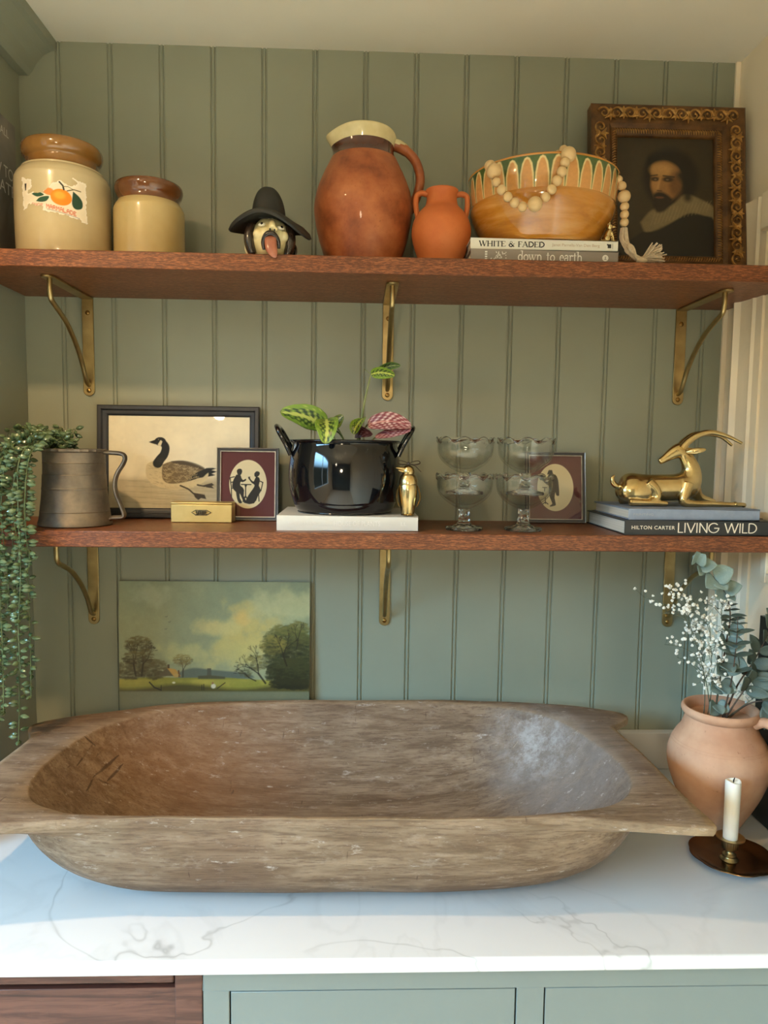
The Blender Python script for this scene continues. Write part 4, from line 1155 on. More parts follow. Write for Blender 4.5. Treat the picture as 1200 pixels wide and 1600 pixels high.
def leaf_orn(cx, cz, rot, L=0.016, y=-0.0252):
    for k in (-1, 0, 1):
        a = rot + k*0.5
        orn.tube([(cx, y, cz), (cx + math.cos(a)*L*.5, y - 0.0010, cz + math.sin(a)*L*.5), (cx + math.cos(a + k*0.3)*L, y, cz + math.sin(a + k*0.3)*L)], [0.0014, 0.0030, 0.0006], 6)
def along(x0, z0, x1, z1, n, rot):
    for k in range(n):
        t_ = (k + 0.5)/n
        x, z = lerp(x0, x1, t_), lerp(z0, z1, t_)
        fl = 1 if k % 2 else -1
        scroll(x, z, 0.92, fl, rot + (0.3 if k % 2 else -0.3))
        t2 = (k + 1.0)/n
        if k < n - 1:
            leaf_orn(lerp(x0, x1, t2), lerp(z0, z1, t2), rot + PI/2*(1 if k % 3 else -1), 0.016); leaf_orn(lerp(x0, x1, t2), lerp(z0, z1, t2), rot - PI/2*(1 if k % 3 else -1), 0.011)
            orn.ball((lerp(x0, x1, t2), -0.0262, lerp(z0, z1, t2)), 0.0024, 8, 6)
e = 0.0185
along(-PW/2 + 0.012, PH - e, PW/2 - 0.012, PH - e, 11, 0)
along(-PW/2 + 0.012, e, PW/2 - 0.012, e, 11, 0)
along(-PW/2 + e, 0.034, -PW/2 + e, PH - 0.034, 11, PI/2)
along(PW/2 - e, 0.034, PW/2 - e, PH - 0.034, 11, PI/2)
orn.build('carved_scrolls', m_gilt, pt)
rib = MB()
i_ = 0.0475
def ribs(x0, z0, x1, z1, n, nx, nz):
    for k in range(n):
        t_ = (k + 0.5)/n
        x, z = lerp(x0, x1, t_), lerp(z0, z1, t_)
        tx, tz = (x1-x0), (z1-z0); L = math.hypot(tx, tz); tx /= L; tz /= L
        rib.tube([(x - nx*0.0042 - tx*0.002, -0.0168, z - nz*0.0042 - tz*0.002), (x, -0.0190, z), (x + nx*0.0042 + tx*0.002, -0.0150, z + nz*0.0042 + tz*0.002)], [0.0006, 0.0016, 0.0006], 6)
ribs(-PW/2 + i_, PH - i_, PW/2 - i_, PH - i_, 42, 0, -1); ribs(-PW/2 + i_, i_, PW/2 - i_, i_, 42, 0, 1)
ribs(-PW/2 + i_, i_, -PW/2 + i_, PH - i_, 50, 1, 0); ribs(PW/2 - i_, i_, PW/2 - i_, PH - i_, 50, -1, 0)
rib.build('gadrooned_edge', m_gilt, pt)
# picture drawn in units of the photo crop (320..895 x 270..1010)
A = Art(318, 266, 898, 1012, 230, (40, 32, 20))
A.ell(560, 560, 330, 420, (56, 45, 28), 1.6)
A.ell(640, 520, 165, 190, (22, 17, 12), 0.35)                      # hair mass
A.ell(560, 470, 70, 110, (22, 17, 12), 0.5)
A.poly([(460, 800), (530, 720), (640, 690), (720, 620), (800, 640), (900, 700), (900, 780), (820, 745), (740, 740), (640, 800), (540, 850), (490, 865)], (122, 106, 74), soft=16, smooth=4)
A.poly([(470, 860), (560, 850), (660, 790), (745, 742), (830, 750), (900, 785), (900, 1015), (330, 1015), (380, 930)], (24, 19, 14), soft=12, smooth=3)
for k in range(16):
    x = 520 + 22*k
    A.stroke([(x, 815 - 6*k), (x + 20, 760 - 6*k), (x + 30, 715 - 4*k)], 4, (158, 140, 104), 0.35, soft=5)
A.poly([(525, 520), (528, 450), (560, 420), (620, 415), (680, 450), (704, 510), (700, 575), (660, 640), (600, 685), (555, 670), (535, 620), (522, 570)], (146, 104, 58), soft=20, smooth=4)
A.ell(585, 470, 62, 40, (176, 132, 76), 0.9, 0.9); A.ell(672, 560, 40, 80, (88, 58, 32), 1.0, 0.75)
A.ell(552, 560, 22, 46, (170, 124, 72), 0.9, 0.8)
A.ell(548, 528, 26, 14, (46, 30, 18), 0.8, 0.95); A.ell(624, 528, 32, 16, (46, 30, 18), 0.8, 0.95)
A.stroke([(522, 508), (560, 502)], 8, (36, 24, 14), 0.9, soft=6); A.stroke([(596, 506), (660, 512)], 9, (36, 24, 14), 0.9, soft=6)
A.ell(549, 530, 8, 5, (130, 108, 80), 0.6, 0.6); A.ell(620, 530, 9, 5, (130, 108, 80), 0.6, 0.6)
A.stroke([(578, 520), (566, 570), (562, 590)], 12, (180, 134, 80), 0.7, soft=10); A.stroke([(560, 598), (585, 600)], 7, (70, 44, 24), 0.8, soft=5)
A.poly([(534, 626), (560, 608), (600, 612), (640, 640), (650, 660), (610, 720), (560, 735), (535, 690)], (34, 23, 14), soft=18, smooth=4)
A.ell(574, 642, 26, 7, (112, 66, 46), 0.7, 0.8)
A.stroke([(700, 500), (742, 560), (740, 640)], 46, (20, 15, 11), 0.9, soft=30)
A.mottle(14, 0.25, 21); A.mottle(90, 0.18, 22)
art_mesh('canvas', A, m_canvas, flat_map(PW - 0.108, PH - 0.108, -0.0075, 0.054), pt)
# ------------------------------------------------------------------ lower shelf
# dark copper measuring jug
m_copper = NT('tarnished_copper')
v = m_copper.coords((1, 1, 1)); n = m_copper.noise(v, 14, 6, 0.65)
m_copper.set(color=m_copper.ramp(n, [(0.3, srgb(92, 86, 78)), (0.5, srgb(128, 118, 106)), (0.7, srgb(156, 142, 124))]), metal=0.85, rough=m_copper.math('MULTIPLY_ADD', n, 0.4, 0.34))
m_copper.bump(m_copper.noise(v, 90, 3), 0.15, 0.0008)
tk = empty('metal_jug', (0.1290, -0.160, S2T), 'tarnished dark metal jug with an angular strap handle', 'jug')
prof = [(0.0, 0.0004), (0.0615, 0.0004), (0.0640, 0.002), (0.0640, 0.006), (0.0625, 0.010), (0.0600, 0.0255), (0.0606, 0.0265), (0.0596, 0.0275), (0.0595, 0.030), (0.0572, 0.050), (0.0558, 0.0655), (0.0563, 0.0665), (0.0563, 0.0690), (0.0556, 0.070), (0.0545, 0.092), (0.0545, 0.0925), (0.0538, 0.0935), (0.0534, 0.1130), (0.0541, 0.1140), (0.0534, 0.1150), (0.0535, 0.1325), (0.0562, 0.1345), (0.0562, 0.1385), (0.0530, 0.1395), (0.0510, 0.1380), (0.051, 0.03), (0.0, 0.02)]
MB().lathe(prof, 72, fn=lambda r, z, a: (r + (0.0012*math.sin(22*a) if z > 0.1335 else 0), z)).build('body', m_copper.m, tk, sharp=30)
MB().tube(bez([(0.048, 0, 0.1335), (0.066, 0, 0.1330), (0.086, 0, 0.1310), (0.0915, 0, 0.1240), (0.0880, 0, 0.1130), (0.0775, 0, 0.0960), (0.0725, 0, 0.0780), (0.0745, 0, 0.0580), (0.0840, 0, 0.0330), (0.0880, 0, 0.0200), (0.0840, 0, 0.0150), (0.0680, 0, 0.0140), (0.0620, 0, 0.0110)], 5), 0.0040, 10, flat=1.7).build('handle', m_copper.m, tk)

# string-of-pearls plant trailing out of the jug
m_pearl = pmat('glossy_bead_leaf', srgb(104, 120, 84), srgb(66, 88, 60), rough=0.25, scale=60, coat=0.3)
m_stem = pmat('green_stem', srgb(96, 108, 66), srgb(74, 88, 52), rough=0.6, scale=40)
tp = empty('trailing_plant', (0.1150, -0.170, S2T + 0.136), 'string-of-pearls plant trailing from the tarnished metal jug', 'plant')
O = Vector((0.1150, -0.170, S2T + 0.136))
rr = random.Random(11)
def pearl_strand(path, step, seed, size=(0.0068, 0.0038)):
    """a thin stem with plump pointed leaves on both sides"""
    r2 = random.Random(seed)
    P = bez(path, 10)
    st = MB().tube([p - O for p in P], 0.0008, 5).build('strand', m_stem, tp)
    lf = MB()
    acc = 0
    for i in range(1, len(P)):
        seg = P[i] - P[i-1]
        L = seg.length
        acc += L
        while acc > step:
            acc -= step
            p = P[i] - seg*(acc/max(L, 1e-6))
            a = r2.random()*2*PI
            out = Vector((math.cos(a), math.sin(a)*0.85, r2.uniform(-0.55, 0.35))).normalized()
            t_ = seg.normalized()
            out = (out - t_*out.dot(t_)*0.7).normalized()
            s_ = r2.uniform(0.8, 1.2)
            q = out.to_track_quat('Z', 'Y').to_matrix()
            c = p + out*(0.0022 + size[0]*s_)
            if c.y > -0.006: c.y = -0.006
            if c.x < XL + 0.006: c.x = XL + 0.006
            rows = []
            for (u, rd) in ((-1.0, 0.12), (-0.6, 0.72), (-0.1, 1.0), (0.4, 0.82), (0.8, 0.38), (1.05, 0.02)):
                rows.append([c - O + q @ Vector((size[1]*s_*rd*math.cos(2*PI*k/7), size[1]*s_*rd*math.sin(2*PI*k/7), size[0]*s_*u)) for k in range(7)])
            lf.grid(rows, False, True)
    o = lf.build('leaves', m_pearl, st, merge=False)
    tag(o, kind='stuff')
yf = -SD - 0.020
ends = [(0.036, 1.11), (0.046, 1.235), (0.055, 1.145), (0.094, 1.165), (0.079, 1.30), (0.087, 1.215), (0.069, 1.078), (0.060, 1.32), (0.104, 1.39)]
for i, (x, z) in enumerate(ends):
    y = yf - 0.012*(i % 3) - 0.004*rr.random()
    xs = lerp(0.102, x, 0.35)
    pearl_strand([(0.110 + rr.uniform(-.02, .012), -0.172 + rr.uniform(-.02, .02), 1.588), (0.100 + rr.uniform(-.03, .01), -0.185, 1.604 + 0.012*rr.random()), (xs - 0.006, -0.215, 1.610 + 0.008*rr.random()), (lerp(xs, x, 0.75), y + 0.01, 1.575 + rr.uniform(-.01, .012)), (x + rr.uniform(-.004, .004), y - 0.004, 1.50), (x + rr.uniform(-.005, .005), y, lerp(1.47, z, 0.35)), (x + rr.uniform(-.005, .005), y, lerp(1.47, z, 0.7)), (x + rr.uniform(-.004, .004), y, z)], 0.0064, 100 + i)
for i in range(11):
    a = rr.uniform(1.5, 4.2)
    L_ = rr.uniform(0.04, 0.085)
    s0 = Vector((0.105 + rr.uniform(-.02, .02), -0.165 + rr.uniform(-.025, .025), 1.587))
    e = s0 + Vector((math.cos(a)*L_, math.sin(a)*L_*0.6, rr.uniform(0.005, 0.036)))
    e.x = max(e.x, XL + 0.02); e.y = min(e.y, -0.03)
    dz = rr.uniform(0.0, 0.05)
    pearl_strand([s0, s0.lerp(e, 0.5) + Vector((0, 0, 0.018)), e, e + Vector((-0.006, -0.004, -dz - 0.01))], 0.0058, 300 + i)
for i in range(5):
    s0 = Vector((0.105, -0.165, 1.587))
    e = Vector((rr.uniform(0.09, 0.128), rr.uniform(-0.215, -0.150), rr.uniform(1.597, 1.606)))
    pearl_strand([s0, s0.lerp(e, 0.5) + Vector((0, 0, 0.012)), e, e + Vector((0.006, -0.004, -0.004))], 0.0058, 500 + i)

# framed goose print
m_frame_black = pmat('charcoal_black_frame', srgb(50, 50, 54), srgb(40, 40, 44), rough=0.4, scale=20)
m_glass = NT('picture_glass')
m_glass.set(color=(1, 1, 1, 1), rough=0.02, trans=1.0, ior=1.45)
_l = m_glass.node('ShaderNodeBsdfTransparent'); _g = m_glass.node('ShaderNodeBsdfGlossy', Roughness=0.02)
_fr = m_glass.node('ShaderNodeFresnel', IOR=1.45); _mx = m_glass.node('ShaderNodeMixShader')
_bf = m_glass.node('ShaderNodeNewGeometry'); m_glass.link(m_glass.math('MULTIPLY_ADD', _bf.outputs['Backfacing'], 1/1.45 - 1.45, 1.45), _fr.inputs['IOR'])
m_glass.link(_fr.outputs[0], _mx.inputs[0]); m_glass.link(_l.outputs[0], _mx.inputs[1]); m_glass.link(_g.outputs[0], _mx.inputs[2])
m_glass.link(_mx.outputs[0], m_glass.n['Material Output'].inputs['Surface'])
m_back = pmat('frame_backing', srgb(96, 76, 56), rough=0.8)
GW, GH = 0.3240, 0.2270
gp = empty('framed_goose_print', (0.2835, -0.0165, S2T + 0.0002), 'black-framed print of a walking goose on cream paper', 'picture', rot=(R(-3.2), 0, 0))
frame_mb(GW, GH, [(0, 0), (0, 0.014), (0.002, 0.016), (0.008, 0.016), (0.011, 0.0125), (0.016, 0.0115), (0.019, 0.009), (0.0205, 0.007), (0.0205, 0)]).box(-GW/2 + 0.002, 0.0, 0.002, GW/2 - 0.002, 0.001, GH - 0.002).build('frame', m_frame_black, gp, sharp=30)
# drawn in units of the photo crop (588..1365 x 168..695)
A = Art(585, 165, 1372, 698, 300, (250, 238, 208))
A.blend(np.clip((A.Y - 505)/40, 0, 1)*0.55*(0.6 + 0.8*fnoise(A.h, A.w, 6, 41)), (168, 154, 118))
for k in range(26):
    y = 535 + 6*k; x = 600 + (k*97) % 500
    A.stroke([(x, y), (x + 120, y + 4), (x + 260, y - 2)], 3, (140, 128, 98), 0.35, soft=6)
BR, DK, BK = (126, 108, 82), (70, 60, 48), (34, 34, 36)
A.poly([(835, 425), (800, 442), (792, 482), (800, 525), (835, 562), (890, 580), (960, 590), (1040, 575), (1100, 545), (1135, 505), (1100, 470), (1000, 430), (920, 430), (880, 445)], (226, 210, 172), smooth=4, soft=5)
A.poly([(885, 445), (930, 428), (990, 422), (1050, 436), (1110, 462), (1125, 480), (1080, 520), (1010, 545), (930, 555), (890, 535), (882, 490)], BR, smooth=4, soft=6)
A.poly([(930, 425), (1000, 420), (1070, 436), (1120, 462), (1100, 470), (1030, 448), (960, 440)], DK, smooth=3, soft=5, alpha=0.8)
A.poly([(1060, 500), (1130, 462), (1185, 464), (1160, 474), (1188, 482), (1160, 494), (1180, 502), (1140, 512), (1090, 520), (1020, 540)], BK, smooth=2, soft=4)
A.poly([(1110, 518), (1140, 490), (1130, 530), (1080, 565), (1010, 585), (1050, 550)], (226, 212, 172), smooth=3, soft=5)
rg = random.Random(6)
for k in range(150):
    x = rg.uniform(890, 1080); y = rg.uniform(435, 545)
    if y < 432 + (x-890)*0.12 or y > 555 - (x-890)*0.10: continue
    A.stroke([(x - 7, y - 3), (x, y + 4), (x + 8, y - 2)], 2.4, (204, 186, 146), 0.6)
for k in range(40):
    x = rg.uniform(800, 880); y = rg.uniform(450, 570)
    A.stroke([(x, y), (x + 12, y + 5)], 2.2, (160, 142, 106), 0.5)
for k in range(24):
    x = 900 + 9*k; A.stroke([(x, 566 + (k % 3)*4), (x + 5, 584 - 0.0*k)], 2.2, (140, 122, 92), 0.5)
A.stroke([(886, 318), (902, 345), (894, 385), (872, 415), (858, 438)], (40, 54), BK, soft=4, smooth=5)
A.ell(872, 312, 32, 25, BK, 0.1); A.poly([(850, 300), (808, 316), (822, 322), (848, 330)], BK, soft=3)
A.poly([(858, 330), (874, 304), (884, 312), (876, 336), (866, 338)], (236, 222, 186), soft=3)
A.ell(862, 300, 3, 3, (150, 130, 100), 0.4)
for P in ([(985, 565), (1030, 585), (1060, 612)], [(1080, 560), (1120, 568)]): A.stroke(P, 9, DK, soft=3)
A.poly([(1055, 605), (1120, 616), (1130, 642), (1100, 636), (1085, 648), (1066, 632)], DK, soft=3)
A.poly([(1110, 562), (1160, 548), (1174, 560), (1160, 566), (1174, 580), (1130, 574)], DK, soft=3)
A.mottle(9, 0.16, 31); A.mottle(60, 0.08, 33)
art_mesh('print', A, m_print, flat_map(GW - 0.040, GH - 0.040, -0.0058, 0.020), gp)
MB().box(-GW/2 + 0.020, -0.0069, 0.020, GW/2 - 0.020, -0.0064, GH - 0.020).build('glass', m_glass.m, gp, smooth=False)

# little framed silhouettes
m_maroon = pmat('maroon_mount', srgb(92, 42, 44), srgb(84, 38, 40), rough=0.7, scale=30)
m_silver_line = pmat('silver_fillet', srgb(206, 200, 190), srgb(184, 176, 164), rough=0.35, metal=0.6, scale=80)
SIL_W, SIL_H = 0.1225, 0.1450
def sil_frame(loc, lean, label, drawfn, rotz=0.0):
    f = empty('framed_silhouette', loc, label, 'picture', 'silhouette pictures', (R(-lean), 0, R(rotz)))
    frame_mb(SIL_W, SIL_H, [(0, 0), (0, 0.010), (0.0010, 0.0112), (0.0022, 0.0105), (0.0024, 0.0098), (0.0065, 0.0090), (0.0068, 0.0062), (0.0068, 0)]).box(-SIL_W/2 + 0.001, 0.0, 0.001, SIL_W/2 - 0.001, 0.0008, SIL_H - 0.001).build('frame', m_frame_black, f, sharp=30)
    frame_mb(SIL_W, SIL_H, [(0.0004, 0.0108), (0.0010, 0.0119), (0.0018, 0.0112)]).build('beaded_edge', m_silver_line, f)
    frame_mb(SIL_W - 0.0134, SIL_H - 0.0134, [(0.0, 0.0060), (0.0, 0.0082), (0.0011, 0.0082), (0.0013, 0.0060)], 0.0067).build('fillet', m_silver_line, f)
    A = Art(-110, -132, 110, 132, 190, (92, 42, 44))
    A.mottle(60, 0.10, 51)
    A.ell(0, 0, 75, 97, (226, 212, 172), 0.02)
    m0 = A.a.copy()
    drawfn(A)
    art_mesh('mounted_picture', A, m_print, flat_map(SIL_W - 0.0134, SIL_H - 0.0134, -0.0050, 0.0067), f)
    MB().box(-SIL_W/2 + 0.0066, -0.0060, 0.0066, SIL_W/2 - 0.0066, -0.0056, SIL_H - 0.0066).build('glass', m_glass.m, f, smooth=False)
    return f
INK = (42, 38, 34)
def couple(A):
    s = 75/105.0
    def T(P): return [((x - 227)*s, (y - 725)*s) for x, y in P]
    A.poly(T([(163, 650), (172, 640), (188, 640), (194, 652), (190, 668), (180, 676), (168, 670)]), INK, smooth=3)
    A.poly(T([(162, 672), (184, 674), (190, 690), (200, 702), (214, 694), (216, 704), (198, 714), (186, 712), (184, 732), (196, 742), (206, 760), (204, 790), (220, 826), (206, 830), (192, 800), (180, 776), (160, 770), (138, 740), (146, 700)]), INK, smooth=2)
    A.poly(T([(160, 770), (176, 770), (180, 800), (196, 828), (178, 832), (166, 806)]), INK, smooth=2)
    for P in ([(126, 690), (134, 740), (136, 800)], [(128, 690), (150, 684)], [(136, 748), (176, 752), (180, 812)], [(134, 715), (150, 712)]): A.stroke(T(P), 4.2, INK)
    for P in ([(190, 727), (244, 727)], [(214, 727), (214, 800)], [(214, 790), (200, 822)], [(214, 790), (232, 822)]): A.stroke(T(P), 4.6, INK)
    A.poly(T([(206, 728), (224, 728), (217, 742), (211, 742)]), INK)
    A.poly(T([(262, 664), (274, 652), (290, 656), (292, 668), (284, 680), (268, 684), (262, 676)]), INK, smooth=3)
    A.poly(T([(272, 682), (288, 686), (294, 706), (288, 732), (300, 760), (284, 790), (262, 832), (214, 832), (228, 790), (254, 752), (264, 730), (248, 718), (234, 700), (228, 692), (236, 686), (244, 700), (258, 710), (264, 698)]), INK, smooth=2)
    A.poly(T([(226, 684), (240, 682), (236, 694), (230, 694)]), INK)
    for P in ([(310, 714), (300, 760), (290, 770)], [(310, 714), (296, 708)], [(300, 760), (270, 770)], [(286, 770), (290, 820)], [(268, 775), (272, 815)]): A.stroke(T(P), 4.2, INK)
def gent(A):
    s = 97/163.0
    def T(P): return [((x - 828)*s, (y - 489)*s) for x, y in P]
    A.poly(T([(778, 378), (784, 368), (806, 368), (812, 392), (824, 400), (806, 402), (780, 398), (770, 402)]), INK)
    A.poly(T([(782, 398), (806, 400), (812, 412), (800, 424), (784, 420), (776, 410)]), INK, smooth=2)
    A.poly(T([(800, 416), (826, 398), (846, 430), (852, 480), (854, 544), (834, 542), (828, 520), (822, 560), (830, 600), (826, 614), (790, 622), (792, 612), (806, 600), (790, 560), (782, 522), (784, 480), (770, 470), (748, 452), (752, 444), (774, 452), (784, 436)]), INK, smooth=2)
    A.stroke(T([(712, 400), (740, 396), (756, 410), (750, 440), (724, 436), (712, 410)]), 3.6, INK)
    for P in ([(740, 490), (766, 490)], [(754, 490), (752, 514)], [(758, 560), (758, 600)], [(758, 590), (738, 604)], [(758, 590), (776, 604)]): A.stroke(T(P), 4.2, INK)
sil_frame((0.4265, -0.0480, S2T + 0.0002), 4.6, 'framed silhouette of a couple seated at a table', couple)
sil_frame((1.0490, -0.0400, S2T + 0.0002), 8.5, 'framed silhouette of a standing man, behind the glass dishes', gent)

# brass box with a bow-shaped clasp
m_brass_box = pmat('satin_brass', srgb(226, 202, 138), srgb(206, 178, 112), rough=0.42, metal=1.0, scale=12, rvar=0.15)
bx = empty('brass_box', (0.3450, -0.0800, S2T), 'small rectangular brass box with a bow-shaped clasp', 'box')
MB().box(-0.0585, -0.020, 0.0003, 0.0585, 0.019, 0.0352).build('body', m_brass_box, bx, bevel=0.0012)
MB().box(-0.0588, -0.0203, 0.0354, 0.0588, 0.0193, 0.0392).build('lid', m_brass_box, bx, bevel=0.0012)
cl = MB()
for k in range(7): cl.tube([(-0.009 + 0.003*k, -0.0222, 0.0150 + 0.0012*abs(k - 3)), (-0.009 + 0.003*k, -0.0228, 0.0190), (-0.009 + 0.003*k, -0.0222, 0.0245 - 0.0012*abs(k - 3)*0)], 0.0013, 6)
cl.tube([(-0.0115, -0.0215, 0.0240), (0.0115, -0.0215, 0.0240)], 0.0014, 6).tube([(-0.0115, -0.0215, 0.0155), (0.0115, -0.0215, 0.0155)], 0.0014, 6)
for s_ in (-1, 1): cl.tube([(s_*0.012, -0.0215, 0.0235), (s_*0.0185, -0.0212, 0.0200), (s_*0.012, -0.0215, 0.0160)], 0.0009, 6)
cl.build('bow_clasp', pmat('dark_silver_clasp', srgb(150, 142, 120), srgb(96, 90, 74), rough=0.3, metal=1.0, scale=200), bx)

# white plant book under the black pot
m_book_hp = pmat('pale_grey_book_cover', srgb(216, 214, 206), srgb(211, 208, 200), rough=0.4)
bk, w, d, h = flat_book('hardback_book', 0.5030, 0.7535, -0.222, -0.025, S2T, S2T + 0.0270, m_book_hp, 'pale grey hardback lying flat under the black enamel pot')
lettering('HOUSE OF PLANTS', 0.082, 0.0085, m_white_ink, bk, (0.017, -d - 0.0001, h*0.5), name='title')
lettering('Caro Langton & Rose Ray', 0.050, 0.0048, m_white_ink, bk, (-0.080, -d - 0.0001, h*0.5), name='author')
lettering('LL', 0.010, 0.006, m_white_ink, bk, (0.100, -d - 0.0001, h*0.5), name='publisher_mark')

# black enamel pot
m_enamel = NT('black_enamel'); m_enamel.set(color=srgb(11, 12, 17), rough=0.07, coat=0.25, spec=0.45)
v = m_enamel.coords((1, 1, 0.4)); m_enamel.bump(m_enamel.noise(v, 9, 2), 0.05, 0.004)
m_rust = pmat('worn_enamel_edge', srgb(70, 62, 56), srgb(40, 36, 34), rough=0.5, scale=60, metal=0.3)
PZ = S2T + 0.0272
po = empty('enamel_pot', (0.6210, -0.128, PZ), 'glossy black enamel pot with two lug handles', 'pot')
MB().lathe(curve2([(0.0, 0.0004), (0.080, 0.0004), (0.0885, 0.004), (0.0955, 0.015), (0.1035, 0.045), (0.1055, 0.075), (0.1025, 0.105), (0.0985, 0.124), (0.0985, 0.129)], 6), 96).build('body', m_enamel.m, po, sharp=70)
MB().lathe(curve2([(0.0985, 0.1285), (0.1025, 0.1300), (0.1040, 0.1325), (0.1020, 0.1345), (0.0985, 0.1335), (0.0960, 0.128), (0.098, 0.07), (0.090, 0.01), (0.0, 0.006)], 5), 96).build('rolled_rim', m_enamel.m, po, sharp=70)
for s_ in (-1, 1):
    P = bez([(s_*0.0985, -0.034, 0.106), (s_*0.108, -0.034, 0.126), (s_*0.121, -0.033, 0.149), (s_*0.126, -0.018, 0.157), (s_*0.1265, 0.0, 0.158), (s_*0.126, 0.018, 0.157), (s_*0.121, 0.033, 0.149), (s_*0.108, 0.034, 0.126), (s_*0.0985, 0.034, 0.106)], 5)
    MB().tube(P, 0.0048, 12, flat=1.2).build('handle', m_enamel.m, po)
MB().lathe([(0.0, 0.1100), (0.05, 0.112), (0.0955, 0.109)], 48, fn=lambda r, z, a: (r, z + 0.003*math.sin(5*a + r*90))).build('soil', pmat('dark_potting_soil', srgb(52, 38, 28), srgb(32, 24, 18), rough=0.95, scale=120, bump=0.6, bscale=200, bdist=0.004), po)

# prayer plant growing in it
pp = empty('prayer_plant', (0.6210, -0.128, PZ + 0.112), 'prayer plant with patterned leaves in the glossy black pot', 'plant')
PO = Vector((0.6210, -0.128, PZ + 0.112))
def pat_leaf(name, mid, wdir, width, upper=True, cup=0.25, seed=1, tint=(1, 1, 1), parent=None, origin=PO, notch=1.0):
    """mid: midrib points base->tip; wdir: side direction; drawn with its own herringbone pattern"""
    P = bez(mid, 6)
    n = len(P); m_ = 25
    A = Art(0, 0, 1, n/ (m_*1.0), m_, (0, 0, 0))
    co = []; cols = []
    rs = random.Random(seed)
    for i, p in enumerate(P):
        t_ = i/(n-1)
        tan = (P[min(i+1, n-1)] - P[max(i-1, 0)]).normalized()
        sd_ = (Vector(wdir) - tan*Vector(wdir).dot(tan)).normalized()
        nm = tan.cross(sd_).normalized()
        half = width * (max(0.0, math.sin(PI*min(1, max(0, t_))**0.80)) ** 0.62) * 0.5
        for j in range(m_):
            s_ = (j/(m_-1)) * 2 - 1
            q = p + sd_*(s_*half) + nm*(cup*half*s_*s_ + 0.02*width*math.sin(14*t_*PI + abs(s_)*5)*abs(s_)*0.5)
            co.append(q - origin)
            a_ = abs(s_)
            ph = (t_*7.0 - a_*1.5)
            vein = abs((ph % 1.0) - 0.5)
            if upper:
                base = np.array(lin((122, 150, 52)))*(1 - 0.30*a_) + np.array(lin((70, 112, 44)))*(0.30*a_)
                zig = 0.16 + 0.12*vein*2
                if a_ < zig*0.75: c = lin((176, 186, 92))
                elif a_ < 0.60 and vein < 0.30 and a_ > 0.16: c = lin((40, 62, 30))
                elif vein > 0.45: c = lin((160, 172, 84))
                else: c = base
                if a_ > 0.94: c = lin((118, 150, 60))
            else:
                base = lin((132, 60, 66))*(1 - a_*0.2)
                if a_ < 0.08: c = lin((196, 130, 130))
                elif vein > 0.36: c = lin((206, 176, 172))
                elif a_ < 0.5: c = lin((112, 36, 48))
                else: c = base
            cols.append(np.array(c)*np.array(tint))
    me = bpy.data.meshes.new(name)
    fs = [(i*m_ + j, i*m_ + j + 1, (i+1)*m_ + j + 1, (i+1)*m_ + j) for i in range(n-1) for j in range(m_-1)]
    me.from_pydata([tuple(c) for c in co], [], fs)
    ca = me.color_attributes.new('pigment', 'FLOAT_COLOR', 'POINT')
    ca.data.foreach_set('color', np.concatenate([np.clip(np.array(cols), 0, 1), np.ones((len(cols), 1))], 1).astype(np.float32).reshape(-1))
    me.materials.append(m_leafart); me.shade_smooth()
    o = bpy.data.objects.new(name, me); COL.objects.link(o); o.parent = parent or pp
    s = o.modifiers.new('solid', 'SOLIDIFY'); s.thickness = 0.0007; s.offset = 0
    return o
# pairs of leaves: big open leaf at the left, one drooping over the rim, two pink undersides at the right, two small ones at the top of the tall stem
pat_leaf('leaf', [(0.585, -0.170, 1.634), (0.566, -0.176, 1.646), (0.540, -0.182, 1.655), (0.505, -0.186, 1.660)], (0.15, -0.55, 0.9), 0.050, True, 0.16, 1)
pat_leaf('leaf', [(0.588, -0.185, 1.648), (0.590, -0.214, 1.642), (0.592, -0.236, 1.626), (0.589, -0.241, 1.603)], (1, -0.12, 0.1), 0.042, True, 0.20, 2)
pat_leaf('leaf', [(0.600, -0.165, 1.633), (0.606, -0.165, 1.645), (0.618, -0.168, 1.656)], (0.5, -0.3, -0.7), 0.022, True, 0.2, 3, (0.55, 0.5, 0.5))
pat_leaf('leaf', [(0.654, -0.150, 1.652), (0.648, -0.160, 1.645), (0.641, -0.166, 1.634), (0.637, -0.166, 1.622)], (0.9, -0.5, 0.2), 0.030, True, 0.3, 4, (0.8, 0.8, 0.6))
pat_leaf('leaf', [(0.662, -0.160, 1.640), (0.690, -0.170, 1.646), (0.716, -0.176, 1.645), (0.742, -0.180, 1.637)], (0.1, 0.30, 1.0), 0.034, False, 0.25, 5)
pat_leaf('leaf', [(0.742, -0.178, 1.634), (0.722, -0.172, 1.631), (0.696, -0.168, 1.624), (0.676, -0.166, 1.617)], (0.1, 0.4, 1.0), 0.020, False, 0.2, 6, (0.95, 0.75, 0.8))
pat_leaf('leaf', [(0.668, -0.140, 1.7335), (0.682, -0.146, 1.7365), (0.698, -0.150, 1.7350), (0.712, -0.152, 1.7310)], (0.0, -0.4, 0.8), 0.023, True, 0.2, 7, (0.95, 0.95, 0.7))
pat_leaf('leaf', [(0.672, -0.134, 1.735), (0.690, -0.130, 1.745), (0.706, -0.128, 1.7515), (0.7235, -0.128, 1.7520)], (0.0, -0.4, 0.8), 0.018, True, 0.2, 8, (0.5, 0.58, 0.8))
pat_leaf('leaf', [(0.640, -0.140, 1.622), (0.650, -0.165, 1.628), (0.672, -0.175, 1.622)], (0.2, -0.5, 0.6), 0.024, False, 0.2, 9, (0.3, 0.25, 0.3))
def stem(pts, r_, m=None): MB().tube([Vector(p) - PO for p in bez(pts, 8)], r_, 8).build('stem', m or m_stem2, pp)
m_stem2 = pmat('pale_green_stem', srgb(138, 146, 92), srgb(112, 124, 70), rough=0.5, scale=60)
